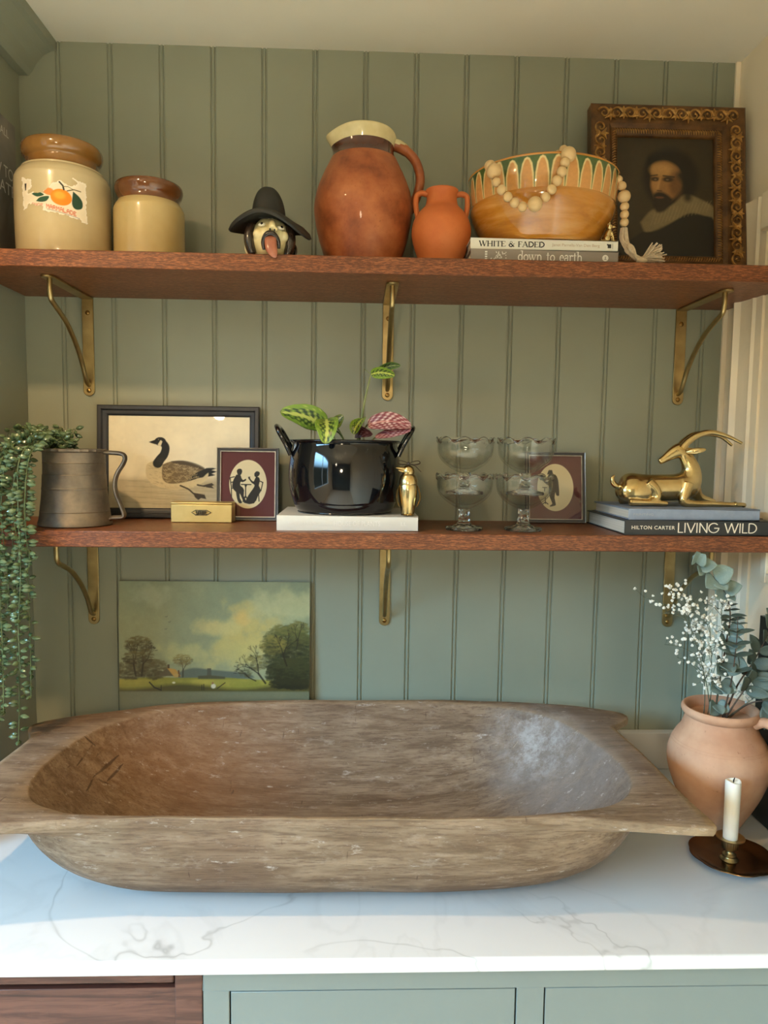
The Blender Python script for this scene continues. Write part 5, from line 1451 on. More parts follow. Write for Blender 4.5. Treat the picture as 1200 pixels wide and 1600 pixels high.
stem([(0.645, -0.130, 1.588), (0.650, -0.136, 1.640), (0.658, -0.140, 1.690), (0.668, -0.140, 1.7335)], [0.0030 - 0.0018*i/24 for i in range(25)])
stem([(0.630, -0.135, 1.588), (0.612, -0.150, 1.622), (0.588, -0.168, 1.636)], 0.0016)
stem([(0.630, -0.135, 1.588), (0.608, -0.160, 1.632), (0.588, -0.184, 1.648)], 0.0014)
stem([(0.640, -0.130, 1.588), (0.650, -0.145, 1.620), (0.662, -0.160, 1.640)], 0.0016)
stem([(0.650, -0.130, 1.588), (0.662, -0.142, 1.602), (0.678, -0.165, 1.618)], 0.0014)
stem([(0.668, -0.140, 1.7335), (0.660, -0.142, 1.740), (0.655, -0.143, 1.7425)], 0.0007)
stem([(0.640, -0.130, 1.588), (0.645, -0.140, 1.62), (0.654, -0.150, 1.652)], 0.0014)
stem([(0.630, -0.135, 1.588), (0.604, -0.155, 1.61), (0.600, -0.165, 1.634)], 0.0012)

# brass penguin with a ribbon bow
pg = empty('penguin_figurine', (0.7365, -0.1990, PZ), 'small brass penguin with a dark ribbon bow on its head', 'figurine')
MB().lathe(curve2([(0.0, 0.0004), (0.0115, 0.0004), (0.0120, 0.003), (0.0132, 0.014), (0.0162, 0.032), (0.0170, 0.046), (0.0160, 0.0545), (0.0158, 0.0555)], 5), 40).build('body', m_gold, pg, sharp=50)
MB().lathe(curve2([(0.0160, 0.0557), (0.0165, 0.0575), (0.0158, 0.064), (0.0135, 0.0715), (0.0110, 0.0745), (0.0108, 0.0755), (0.0112, 0.080), (0.0095, 0.0860), (0.005, 0.0900), (0.0, 0.0910)], 5), 40).ball((0, 0, 0.0925), 0.0025, 10, 8).build('head', m_gold, pg, sharp=50)
MB().tube(bez([(-0.006, -0.004, 0.0830), (-0.014, -0.008, 0.0850), (-0.0235, -0.011, 0.0860)], 5), [0.0046, 0.0043, 0.0040, 0.0036, 0.0032, 0.0028, 0.0024, 0.002, 0.0014, 0.0008, 0.0004], 10, flat=0.8).tube(bez([(-0.006, -0.004, 0.0805), (-0.012, -0.007, 0.0800), (-0.019, -0.010, 0.0818)], 5), [0.0034, 0.003, 0.003, 0.0026, 0.0024, 0.002, 0.0016, 0.0014, 0.001, 0.0007, 0.0004], 10, flat=0.7).build('beak', m_gold, pg)
for s_ in (-1, 1):
    MB().tube(bez([(s_*0.0155, -0.002, 0.056), (s_*0.0200, -0.004, 0.044), (s_*0.0215, -0.005, 0.032), (s_*0.0175, -0.005, 0.020), (s_*0.0150, -0.004, 0.016)], 4), [0.001 + 0.0055*math.sin(PI*i/16)**0.7 for i in range(17)], 10, flat=0.25, up=(0, 1, 0)).build('wing', m_gold, pg)
    MB().ball((s_*0.006, -0.011, 0.0022), (0.005, 0.008, 0.0022), 12, 6).build('foot', m_gold, pg)
m_ribbon = pmat('dark_brown_ribbon', srgb(64, 48, 36), srgb(44, 34, 26), rough=0.45, scale=50)
rb = MB()
for s_ in (-1, 1):
    P = bez([(0, -0.003, 0.0935), (s_*0.009, -0.005, 0.0975), (s_*0.018, -0.004, 0.0985), (s_*0.020, -0.003, 0.0940), (s_*0.011, -0.003, 0.0915), (0, -0.003, 0.0925)], 5)
    rb.tube(P, 0.0026, 8, flat=0.25, up=(0, 1, 0))
rb.tube(bez([(0.002, -0.004, 0.0925), (0.012, -0.006, 0.0890), (0.0195, -0.006, 0.0820), (0.0225, -0.006, 0.0790)], 5), 0.0022, 8, flat=0.25, up=(0, 1, 0)).ball((0, -0.004, 0.0935), 0.003, 10, 8)
rb.build('ribbon_bow', m_ribbon, pg)

# pressed-glass sundae dishes, stacked two by two
m_sundae = NT('clear_pressed_glass'); m_sundae.set(color=(1.0, 1.0, 1.0, 1), rough=0.01, trans=1.0, ior=1.40)
m_sundae_bowl = NT('thin_clear_glass')
_t = m_sundae_bowl.node('ShaderNodeBsdfTransparent', Color=(0.96, 0.97, 0.965, 1)); _g = m_sundae_bowl.node('ShaderNodeBsdfGlossy', Roughness=0.015)
_f = m_sundae_bowl.node('ShaderNodeFresnel', IOR=1.55); _m = m_sundae_bowl.node('ShaderNodeMixShader')
_b = m_sundae_bowl.node('ShaderNodeNewGeometry')
m_sundae_bowl.link(m_sundae_bowl.math('MULTIPLY_ADD', _b.outputs['Backfacing'], 1/1.65 - 1.65, 1.65), _f.inputs['IOR'])
m_sundae_bowl.link(_f.outputs[0], _m.inputs[0]); m_sundae_bowl.link(_t.outputs[0], _m.inputs[1]); m_sundae_bowl.link(_g.outputs[0], _m.inputs[2])
m_sundae_bowl.link(_m.outputs[0], m_sundae_bowl.n['Material Output'].inputs['Surface'])
def make_sundae():
    root = empty('sundae_dish', (0, 0, 0))
    N_ = 96
    # foot with faint scallops, twisted stem
    def foot_fn(r, z, a):
        k = min(1, r/0.034)
        return r*(1 + 0.018*k*math.cos(9*a)), z + (0.0012*math.cos(9*a)*k if z > 0.002 else 0)
    MB().lathe(curve2([(0.0, 0.0006), (0.020, 0.0006), (0.0325, 0.0004), (0.0340, 0.0022), (0.0325, 0.0046), (0.022, 0.0072), (0.014, 0.0110), (0.0105, 0.0160)], 5) + [(0.0, 0.0160)], N_, fn=foot_fn).build('foot', m_sundae.m, root, sharp=70)
    def st_fn(r, z, a): return (r*(1 + 0.13*math.cos(5*a + z*420)) if 0.0165 < z < 0.0385 else r), z
    MB().lathe([(0.0, 0.0162)] + [(0.0104 - 0.0016*math.sin(PI*i/22), 0.0162 + 0.0236*i/22) for i in range(23)] + [(0.0, 0.0398)], 60, fn=st_fn).build('stem', m_sundae.m, root, sharp=70)
    # bowl: panelled, with a scalloped rim
    out = curve2([(0.0, 0.0400), (0.0105, 0.0400), (0.018, 0.0430), (0.030, 0.0500), (0.041, 0.0590), (0.0478, 0.0690), (0.0505, 0.0800), (0.0508, 0.0900), (0.0520, 0.0990)], 5)
    inn = curve2([(0.0506, 0.0992), (0.0492, 0.0900), (0.0488, 0.0800), (0.0455, 0.0705), (0.0385, 0.0615), (0.028, 0.0535), (0.016, 0.0475), (0.0, 0.0455)], 5)
    def bowl_fn(r, z, a):
        t_ = max(0, (z - 0.055)/0.045)
        sc = abs(math.cos(4.5*a))
        return r*(1 + 0.016*t_*(sc - 0.5)), z + 0.0095*(t_**2.0)*(sc - 0.65)
    MB().lathe(out + inn, N_, fn=bowl_fn).build('bowl', m_sundae_bowl.m, root, sharp=75)
    MB().lathe([(0.0496, 0.0975), (0.0512, 0.0968), (0.0530, 0.0978), (0.0534, 0.0996), (0.0520, 0.1010), (0.0502, 0.1004), (0.0494, 0.0990)], N_, fn=bowl_fn).build('rim', m_sundae.m, root, sharp=75)
    return root
s0 = make_sundae()
spots = [(0.8410, -0.186, 0.0, 'clear glass sundae dish at the bottom of the stack nearer the penguin'), (0.8405, -0.186, 0.0655, 'clear glass sundae dish at the top of the stack nearer the penguin'),
         (0.9500, -0.187, 0.0, 'clear glass sundae dish at the bottom of the stack nearer the standing-man silhouette'), (0.9515, -0.187, 0.0655, 'clear glass sundae dish at the top of the stack nearer the standing-man silhouette')]
for i, (x, y, dz, lb) in enumerate(spots):
    o = s0 if i == 0 else copy_tree(s0)
    o.location = (x, y, S2T + 0.0003 + dz); o.rotation_euler = (0, 0, 0.35*i)
    tag(o, lb, 'dish', 'glass sundae dishes')

# two books under the brass antelope
m_book_black = pmat('charcoal_book_cover', srgb(44, 46, 48), srgb(38, 40, 42), rough=0.4)
m_book_blue = pmat('grey_blue_cloth_cover', srgb(140, 152, 172), srgb(132, 144, 164), rough=0.6, scale=90)
m_warm_ink = pmat('warm_white_ink', srgb(240, 232, 214), rough=0.5)
bk, w, d, h = flat_book('hardback_book', 1.1180, 1.3950, -0.243, -0.030, S2T, S2T + 0.0265, m_book_black, 'charcoal hardback with white title, lower of the two under the brass antelope', 'books under the antelope')
lettering('HILTON CARTER', 0.0775, 0.0064, m_warm_ink, bk, (-0.0870, -d - 0.0001, h*0.52), thick=0.006, spacing=1.1, name='author')
stroke_text('LIVING WILD', 0.1440, 0.0172, m_warm_ink, bk, (0.0285, -d - 0.0001, h*0.53), prefix='l:', serif=False, wt=0.105, name='title')
bk, w, d, h = flat_book('hardback_book', 1.1270, 1.3640, -0.236, -0.045, S2T + 0.0267, S2T + 0.0462, m_book_blue, 'grey-blue cloth hardback directly under the brass antelope', 'books under the antelope')
m_blue_ink = pmat('worn_silver_ink', srgb(168, 170, 176), rough=0.5)
lettering('PAINTING', 0.036, 0.004, m_blue_ink, bk, (-0.092, -d - 0.0001, h*0.5), name='title')

# reclining brass antelope
an = empty('antelope_statue', (1.2250, -0.150, S2T + 0.0464), 'reclining brass antelope with long swept-back horns', 'statue')
AO = Vector((1.2250, -0.150, S2T + 0.0464))
def L_(x, z, y=0.0): return (x - 1.2250, y, z - (S2T + 0.0464))
ab = MB()
# trunk
ab.tube(bez([L_(1.140, 1.532), L_(1.155, 1.530), L_(1.180, 1.529), L_(1.212, 1.530), L_(1.245, 1.531), L_(1.268, 1.535), L_(1.282, 1.542)], 5), [0.010, 0.018, 0.022, 0.0245, 0.026, 0.027, 0.0275, 0.028, 0.0275, 0.027, 0.0265, 0.026, 0.0255, 0.025, 0.025, 0.0248, 0.025, 0.025, 0.025, 0.025, 0.025, 0.0255, 0.026, 0.026, 0.0255, 0.025, 0.024, 0.023, 0.021, 0.018, 0.010], 20, flat=0.98)
# chest and neck rising and curving back
ab.tube(bez([L_(1.262, 1.526), L_(1.272, 1.545), L_(1.275, 1.562), L_(1.270, 1.578), L_(1.261, 1.592), L_(1.254, 1.598)], 5), [0.026, 0.0262, 0.026, 0.0255, 0.025, 0.0242, 0.0232, 0.022, 0.0208, 0.0196, 0.0185, 0.0175, 0.0168, 0.0160, 0.0152, 0.0145, 0.0138, 0.0132, 0.0126, 0.012, 0.0118, 0.0116, 0.0114, 0.0112, 0.011, 0.0108][:26], 18, flat=0.85)
# head turned back over the body
ab.tube(bez([L_(1.263, 1.601), L_(1.250, 1.600), L_(1.237, 1.594), L_(1.224, 1.585), L_(1.213, 1.578)], 5), [0.009, 0.0118, 0.0134, 0.0142, 0.0145, 0.0144, 0.0140, 0.0135, 0.0128, 0.0121, 0.0114, 0.0106, 0.0098, 0.0090, 0.0083, 0.0077, 0.0072, 0.0068, 0.0064, 0.0058, 0.004], 16, flat=0.75)
# haunches and folded hind legs
for s_ in (-1, 1):
    ab.ball(L_(1.168, 1.5225, s_*0.017), (0.031, 0.013, 0.0245), 20, 14)
    ab.tube(bez([L_(1.186, 1.540, s_*0.018), L_(1.200, 1.526, s_*0.022), L_(1.202, 1.510, s_*0.024), L_(1.190, 1.5035, s_*0.025)], 4), [0.011, 0.0105, 0.010, 0.0095, 0.009, 0.0085, 0.008, 0.0078, 0.0076, 0.0074, 0.0072, 0.007, 0.0066], 12)
    ab.tube(bez([L_(1.150, 1.5035, s_*0.025), L_(1.175, 1.5030, s_*0.027), L_(1.200, 1.5025, s_*0.027), L_(1.222, 1.5010, s_*0.026)], 4), [0.0074, 0.0074, 0.0070, 0.0064, 0.006, 0.0058, 0.0056, 0.0055, 0.0056, 0.0056, 0.0056, 0.0053, 0.0046], 12)
# near foreleg folded forward, far foreleg stretched out behind it
ab.tube(bez([L_(1.262, 1.538, -0.016), L_(1.256, 1.520, -0.021), L_(1.253, 1.505, -0.023), L_(1.268, 1.5020, -0.024), L_(1.300, 1.5015, -0.024), L_(1.340, 1.5005, -0.023), L_(1.372, 1.5000, -0.022)], 4), [0.014, 0.013, 0.012, 0.011, 0.0102, 0.0098, 0.0094, 0.009, 0.0086, 0.0082, 0.0078, 0.0074, 0.007, 0.0066, 0.0062, 0.006, 0.0058, 0.0056, 0.0054, 0.0052, 0.0052, 0.0052, 0.0052, 0.005, 0.0042], 12)
for x in (1.324, 1.352): ab.ball(L_(x, 1.5008, -0.0232), (0.0042, 0.0066, 0.0062), 12, 8)
ab.tube(bez([L_(1.282, 1.538, 0.014), L_(1.294, 1.522, 0.020), L_(1.306, 1.510, 0.022), L_(1.326, 1.5035, 0.022), L_(1.336, 1.502, 0.022)], 4), [0.016, 0.0155, 0.015, 0.014, 0.013, 0.0115, 0.0105, 0.0095, 0.009, 0.0085, 0.008, 0.0075, 0.007, 0.0065, 0.006, 0.0055, 0.0045], 12)
# tail flicked up
ab.tube(bez([L_(1.143, 1.530), L_(1.134, 1.532), L_(1.127, 1.538), L_(1.1255, 1.547), L_(1.130, 1.553)], 4), [0.0045, 0.0047, 0.005, 0.0052, 0.0054, 0.0055, 0.0055, 0.0054, 0.0052, 0.005, 0.0047, 0.0044, 0.004, 0.0035, 0.003, 0.0022, 0.001], 10)
o = ab.build('body', m_gold, an, merge=False)
rm = o.modifiers.new('remesh', 'REMESH'); rm.mode = 'VOXEL'; rm.voxel_size = 0.0014; rm.use_smooth_shade = True
sm = o.modifiers.new('smooth', 'SMOOTH'); sm.factor = 0.5; sm.iterations = 6
for s_ in (-1, 1):
    MB().tube(bez([L_(1.254, 1.604, s_*0.006), L_(1.262, 1.616, s_*0.007), L_(1.280, 1.629, s_*0.009), L_(1.305, 1.634 - 0.001*s_, s_*0.011), L_(1.335, 1.628 + 0.0*s_, s_*0.013), L_(1.362 - 0.0015*(s_+1), 1.6155 - 0.004*(s_+1)*0.5, s_*0.015)], 5), [0.0086 - 0.0060*(i/25)**0.9 for i in range(26)], 12).build('horn', m_gold, an)
    MB().tube(bez([L_(1.260, 1.597, s_*0.010), L_(1.270, 1.599, s_*0.016), L_(1.282, 1.6010, s_*0.020), L_(1.292, 1.6030, s_*0.021)], 4), [0.002, 0.0032, 0.0044, 0.0054, 0.006, 0.0062, 0.006, 0.0056, 0.0050, 0.0042, 0.0032, 0.002, 0.0006], 10, flat=0.4, up=(0, 0, 1)).build('ear', m_gold, an)
    MB().ball(L_(1.243, 1.6000, s_*0.0100), (0.0030, 0.0012, 0.0016), 10, 6).build('eye', m_gold, an)
# ------------------------------------------------------------------ things on the worktop
# unframed landscape leaning on the panelling
LW_, LH_ = 0.3925, 0.318
ld = empty('landscape_painting', (0.3520, -0.0185, 1.0004), 'unframed landscape painting of trees and a cottage, behind the dough bowl', 'painting', rot=(R(-2.2), 0, 0))
MB().box(-LW_/2, -0.0030, 0.0, LW_/2, 0.0, LH_).build('board', pmat('board_edge', srgb(120, 112, 84), srgb(96, 90, 66), rough=0.7, scale=40), ld, bevel=0.0006)
# crop units (95..1078 x 80..~880)
A = Art(95, 80, 1078, 876, 400, (138, 146, 116))
sky = fnoise(A.h, A.w, 4, 61, 5); sk2 = fnoise(A.h, A.w, 8, 71, 5)
A.blend(np.clip((A.Y - 80)/500, 0, 1)*0.45, (170, 166, 122))
A.blend(np.clip((sky - 0.45)*2.4, 0, 1)*0.5, (172, 168, 126)); A.blend(np.clip((0.48 - sky)*2.4, 0, 1)*0.5, (112, 126, 104))
def puff(cx, cy, rx, ry, col, al, seed): A.ell(cx, cy, rx, ry, col, 1.2, al, 0, (fnoise(A.h, A.w, 14, seed, 5) - 0.5)*1.9)
puff(760, 330, 120, 120, (206, 182, 106), 0.85, 81); puff(620, 315, 110, 40, (206, 190, 124), 0.8, 82); puff(680, 460, 150, 70, (198, 182, 112), 0.75, 83)
puff(940, 210, 190, 80, (190, 184, 134), 0.75, 84); puff(430, 450, 100, 45, (186, 180, 124), 0.75, 85); puff(270, 150, 70, 50, (172, 174, 142), 0.6, 86); puff(728, 275, 34, 34, (222, 184, 106), 0.75, 87)
A.poly([(420, 545), (480, 532), (560, 540), (640, 548), (760, 560), (760, 590), (400, 590)], (100, 106, 92), soft=10, smooth=3)
A.poly([(95, 590), (260, 580), (420, 585), (600, 580), (760, 590), (900, 600), (1078, 620), (1078, 876), (95, 876)], (140, 134, 56), soft=6)
A.blend((np.clip((A.Y - 588)/10, 0, 1)*np.clip((640 - A.Y)/25, 0, 1))*np.clip(sk2*2.2 - 0.6, 0, 1)*0.85, (182, 164, 74))
A.blend(np.clip((A.Y - 618 - 14*np.sin(A.X/90))/22, 0, 1)*0.85, (64, 56, 32))
A.blend(np.clip((A.Y - 652)/8, 0, 1)*0.85, (112, 114, 90))
rg = random.Random(9)
def btree(x, y, L, a, w, d, col):
    if d == 0: return
    x2, y2 = x + L*math.cos(a), y - L*math.sin(a)
    A.stroke([(x, y), (x2, y2)], w, col, 0.9, soft=2.5)
    for k in range(2 if d > 2 else 3): btree(x2, y2, L*rg.uniform(.62, .82), a + rg.uniform(-.62, .62), max(1.3, w*0.62), d-1, col)
def dabs(cx, cy, rx, ry, cols, n, s, al=0.55, seed=1):
    """small leafy brush dabs, drawn in a local window"""
    r2 = random.Random(seed)
    for k in range(n):
        a = r2.random()*2*PI; q = math.sqrt(r2.random())
        x, y = cx + rx*q*math.cos(a), cy + ry*q*math.sin(a)
        t_ = r2.uniform(-0.6, 0.6)
        A.stroke([(x - s*math.cos(t_), y - s*math.sin(t_)*0.6), (x + s*math.cos(t_), y + s*math.sin(t_)*0.6)], s*r2.uniform(0.7, 1.5), cols[min(len(cols)-1, int((0.5 + 0.5*(y - cy)/ry)*len(cols) + r2.uniform(-0.7, 0.7)))], al*r2.uniform(.5, 1), soft=3)
T1 = [(112, 98, 56), (88, 76, 44), (70, 60, 36)]
dabs(150, 545, 90, 48, [(104, 92, 58), (84, 74, 46)], 240, 9, 0.5, 2); dabs(270, 540, 75, 52, [(104, 92, 58), (80, 70, 44)], 240, 9, 0.5, 3)
for x, a in ((180, 1.75), (210, 1.45)): btree(x, 575, 62, a, 9, 6, (62, 50, 30))
dabs(195, 412, 70, 46, T1, 320, 6, 0.42, 4); dabs(172, 480, 62, 34, T1, 220, 6, 0.42, 5); dabs(235, 470, 34, 40, T1, 110, 6, 0.4, 6)
btree(422, 580, 36, 1.55, 6, 5, (58, 48, 28)); dabs(420, 492, 46, 32, [(142, 122, 64), (112, 94, 50)], 180, 5, 0.45, 7)
A.poly([(292, 575), (345, 528), (385, 575)], (100, 88, 64), soft=4); A.poly([(340, 532), (385, 540), (412, 575), (380, 582), (350, 545)], (190, 144, 72), soft=4)
A.poly([(343, 514), (354, 514), (354, 535), (343, 535)], (84, 66, 44), soft=3); A.poly([(396, 545), (404, 543), (408, 580), (398, 580)], (110, 74, 44), soft=3); A.poly([(380, 562), (400, 565), (398, 582), (378, 580)], (186, 152, 90), soft=4)
A.poly([(548, 534), (568, 534), (570, 582), (546, 582)], (84, 82, 66), soft=4); A.poly([(500, 574), (560, 570), (640, 578), (640, 590), (500, 590)], (84, 80, 56), soft=6)
T2 = [(118, 112, 58), (88, 88, 44), (62, 62, 32), (44, 44, 24)]
dabs(975, 470, 128, 160, T2[1:], 900, 11, 0.6, 11); dabs(985, 560, 130, 80, T2[2:], 500, 11, 0.6, 12); dabs(960, 390, 120, 90, T2, 600, 8, 0.5, 13); dabs(890, 410, 66, 52, [(138, 124, 60), (104, 96, 48)], 200, 7, 0.5, 14); dabs(1020, 325, 56, 42, T2[:2], 180, 7, 0.5, 15)
dabs(800, 505, 58, 42, [(120, 110, 60), (88, 80, 44)], 170, 6, 0.5, 16); dabs(1000, 618, 130, 26, [(50, 48, 26), (40, 38, 22)], 200, 9, 0.6, 17); dabs(745, 560, 30, 22, [(90, 84, 50)], 50, 6, 0.5, 18)
btree(850, 612, 62, 2.2, 10, 6, (38, 30, 18)); btree(960, 520, 55, 1.9, 8, 6, (40, 34, 20)); btree(1010, 430, 45, 1.4, 6, 5, (46, 40, 24)); btree(800, 600, 40, 2.7, 6, 5, (44, 36, 22))
A.stroke([(250, 608), (275, 635), (310, 650)], 7, (40, 32, 22)); A.stroke([(310, 625), (310, 650)], 4, (40, 32, 22)); A.stroke([(520, 622), (520, 648)], 4, (44, 36, 24)); A.stroke([(530, 618), (530, 648)], 4, (44, 36, 24)); A.stroke([(600, 640), (640, 610)], 5, (48, 38, 26))
A.ell(580, 628, 12, 12, (216, 206, 180), 0.6); A.ell(576, 612, 5, 6, (150, 100, 70), 0.6); A.ell(375, 610, 8, 5, (220, 212, 180), 0.6)
for x, y in ((338, 264), (354, 292), (336, 328)): A.stroke([(x-6, y), (x, y+2), (x+5, y-3)], 2.4, (70, 72, 60), 0.8)
A.mottle(40, 0.12, 91); A.mottle(150, 0.10, 95)
art_mesh('painted_surface', A, m_canvas, flat_map(LW_, LH_, -0.00325), ld)

# handled terracotta vase
m_vase = NT('worn_pale_terracotta')
v = m_vase.coords((1, 1, 1)); n = m_vase.noise(v, 7, 6, 0.6); sp = m_vase.noise(v, 130, 3, 0.6)
col = m_vase.ramp(n, [(0.3, srgb(184, 134, 104)), (0.5, srgb(206, 160, 128)), (0.72, srgb(220, 182, 154))])
col = m_vase.mix(m_vase.ramp(sp, [(0.66, (0, 0, 0, 1)), (0.74, (0.6, 0.6, 0.6, 1))]), col, srgb(150, 98, 72))
z_ = m_vase.sep(v)[2]
m_vase.set(color=col, rough=0.7, spec=0.25)
m_vase.bump(m_vase.math('ADD', m_vase.noise(m_vase.coords((1, 1, 60)), 2, 2), m_vase.math('MULTIPLY', sp, 0.5)), 0.15, 0.001)
VX, VY = 1.2985, -0.262
vs = empty('terracotta_vase', (VX, VY, CT), 'handled pale terracotta vase holding dried flowers', 'vase')
def vfn(r, z, a): return r, z
MB().lathe(curve2([(0.0, 0.0004), (0.034, 0.0004), (0.036, 0.003), (0.049, 0.026), (0.070, 0.068), (0.083, 0.105), (0.0865, 0.130), (0.083, 0.152), (0.0740, 0.172), (0.0660, 0.184), (0.0600, 0.200), (0.0580, 0.208)], 6), 80).build('body', m_vase.m, vs, sharp=70)
for z, r_ in ((0.1605, 0.0796), (0.1650, 0.0775)):
    MB().lathe([(r_ - 0.0012, z - 0.0009), (r_ + 0.0004, z), (r_ - 0.0008, z + 0.0007)], 80).build('incised_ring', m_vase.m, vs)
MB().lathe(curve2([(0.0582, 0.2075), (0.0620, 0.2105), (0.0655, 0.2160), (0.0655, 0.2215), (0.0625, 0.2255), (0.0585, 0.2240), (0.0545, 0.217), (0.054, 0.20), (0.070, 0.16), (0.078, 0.12), (0.04, 0.03), (0.0, 0.02)], 5), 80).build('rim', m_vase.m, vs, sharp=70)
ha = -0.80
P = bez([(0.058, 0, 0.2070), (0.074, 0, 0.2150), (0.092, 0, 0.2080), (0.1035, 0, 0.190), (0.1055, 0, 0.168), (0.0985, 0, 0.146), (0.084, 0, 0.132)], 6)
MB().tube([(p.x*math.cos(ha), p.x*math.sin(ha), p.z) for p in P], 0.0085, 14, flat=1.25, up=(0, 0, 1)).build('handle', m_vase.m, vs)
MB().lathe([(0.0, 0.195), (0.0535, 0.195)], 32).build('dry_moss', pmat('dry_moss', srgb(70, 58, 48), srgb(44, 36, 30), rough=0.95, scale=150, bump=0.7, bscale=250, bdist=0.004), vs)

# dried eucalyptus stems
def euc_mat(name, a, b): return pmat(name, a, b, rough=0.6, scale=45)
m_euc = euc_mat('silver_green_leaf', srgb(138, 156, 148), srgb(110, 130, 124))
m_euc2 = euc_mat('dull_green_leaf', srgb(92, 104, 92), srgb(72, 84, 74))
m_twig = pmat('brown_twig', srgb(104, 84, 68), srgb(78, 62, 50), rough=0.7, scale=60)
def blade(L, W, cup, fold, n=9, m_=7, tipsharp=0.75):
    """a leaf lying along +x in the xy plane, base at the origin"""
    rows = []
    for i in range(n):
        t_ = i/(n-1)
        hw = W*0.5*math.sin(PI*min(1, t_)**tipsharp)**0.75 if 0 < t_ < 1 else 0.0004
        rows.append([(L*t_, hw*(j/(m_-1)*2-1), cup*L*math.sin(t_*PI*0.5)**2*0.5 + fold*hw*abs(j/(m_-1)*2-1)) for j in range(m_)])
    return MB().grid(rows)
SHARE = {}
def leaf_obj(parent, kind, mat, pos, direction, normal, s, fold_seed=0):
    key = (kind, mat.name)
    if key not in SHARE:
        prm = {'round': (1.0, 1.05, 0.18, 0.25, 0.62), 'oval': (1.0, 0.52, 0.25, 0.2, 0.75), 'long': (1.0, 0.30, 0.3, 0.25, 0.8)}[kind]
        o = blade(prm[0], prm[1], prm[2], prm[3], 10, 7, prm[4]).build('leaf', mat, parent)
        m = o.modifiers.new('solid', 'SOLIDIFY'); m.thickness = 0.02; m.offset = 0
        SHARE[key] = o
    else:
        o = SHARE[key].copy(); COL.objects.link(o); o.parent = parent
    x = Vector(direction).normalized(); z = (Vector(normal) - x*Vector(normal).dot(x)).normalized(); y = z.cross(x)
    mat_ = Matrix((x*s, y*s, z*s)).transposed().to_4x4(); mat_.translation = Vector(pos)
    o.matrix_local = mat_
    return o
VB = Vector((VX, VY, CT + 0.20))
def stem_thing(name, label, cat, group, pts, r0, mat, r1=0.0006):
    root = empty(name, VB, label, cat, group)
    P = [Vector(p) - VB for p in bez(pts, 8)]
    MB().tube(P, [lerp(r0, r1, i/(len(P)-1)) for i in range(len(P))], 7).build('stem', mat, root)
    return root, P
rr = random.Random(21)
# tall stem with round leaves bending over to the left at the top
root, P = stem_thing('eucalyptus_stem', 'tall eucalyptus stem with round silver-green leaves, tip under the lower shelf', 'eucalyptus', 'eucalyptus stems',
    [(1.285, -0.265, 1.116), (1.288, -0.275, 1.20), (1.292, -0.282, 1.27), (1.294, -0.286, 1.315), (1.284, -0.290, 1.350), (1.262, -0.294, 1.380), (1.236, -0.296, 1.398), (1.222, -0.297, 1.410)], 0.0018, m_twig)
def at(P, t_):
    f = t_*(len(P)-1); i = min(int(f), len(P)-2)
    return P[i].lerp(P[i+1], f-i), (P[i+1]-P[i]).normalized()
for (t_, dx, dy, dz, nx, ny, nz, s) in [(0.98, -0.3, -0.5, 1.0, 0.2, -1, 0.3, .026), (0.97, 0.5, -0.5, 0.8, -0.3, -1, 0.3, .024), (0.90, 1.0, -0.4, 0.15, 0, -0.8, 0.6, .028), (0.89, -0.4, -0.6, -0.6, 0.4, -1, 0.2, .020),
        (0.74, 0.9, -0.3, 0.5, -0.2, -1, 0.3, .034), (0.73, -0.8, -0.5, -0.5, 0.2, -1, 0.5, .032), (0.72, 0.5, -0.6, -0.7, 0.2, -1, 0.2, .027), (0.62, 1.0, -0.3, 0.3, -0.1, -0.8, 0.7, .030), (0.61, -0.9, -0.5, -0.4, 0.2, -1, 0.6, .030), (0.585, 0.3, -0.7, -0.4, 0.4, -1, 0.4, .02)]:
    p, d_ = at(P, t_); leaf_obj(root, 'round', m_euc, p, (dx, dy, dz), (nx, ny, nz), s)
for (t_, s, dr, k) in [(0.50, .014, 0.1, 0), (0.47, .016, -0.1, 1), (0.43, .026, -0.15, 0), (0.40, .024, 0.05, 1)]:
    p, d_ = at(P, t_)
    leaf_obj(root, 'oval', m_euc2, p, (1, -0.4, 0.12 + dr), (0.1, -0.35, 1), s); leaf_obj(root, 'oval', m_euc2, p, (-1, -0.5, -0.1 + dr), (-0.1, -0.35, 1), s)
for (t_, s, tilt) in [(0.35, .028, 0.3), (0.28, .036, 0.15), (0.20, .042, 0.0), (0.13, .038, -0.15), (0.07, .030, -0.3)]:
    p, d_ = at(P, t_)
    j_ = rr.uniform(-0.25, 0.25); leaf_obj(root, 'round', m_euc, p, (0.95, -0.55 + j_, tilt - 0.25 + j_), (-0.25 - j_, -0.9, 0.35), s*rr.uniform(0.8, 1.1)); leaf_obj(root, 'round', m_euc, p, (-0.85, -0.65 - j_, tilt - 0.3 - j_), (0.25 + j_, -0.9, 0.35), s*rr.uniform(0.75, 1.05))
    leaf_obj(root, 'round', m_euc, p, (0.05, -0.9, -0.35 + tilt), (0.05, -0.45, 1), s*0.8)
# small upright juvenile twig in front
root, P = stem_thing('eucalyptus_stem', 'short eucalyptus stem with stacked pairs of small grey leaves beside the doorframe', 'eucalyptus', 'eucalyptus stems',
    [(1.296, -0.270, 1.116), (1.300, -0.290, 1.20), (1.300, -0.300, 1.27), (1.298, -0.304, 1.318)], 0.0016, m_twig)
for (t_, s) in [(1.0, .008), (0.95, .012), (0.88, .016), (0.78, .028), (0.66, .026), (0.55, .030), (0.42, .034)]:
    p, d_ = at(P, t_); a = rr.uniform(-0.5, 0.5)
    for sg in (-1, 1): leaf_obj(root, 'oval', m_euc2, p, (sg*math.cos(a), -0.4 + sg*math.sin(a)*0.4, 0.10), (0, -0.3, 1), s)
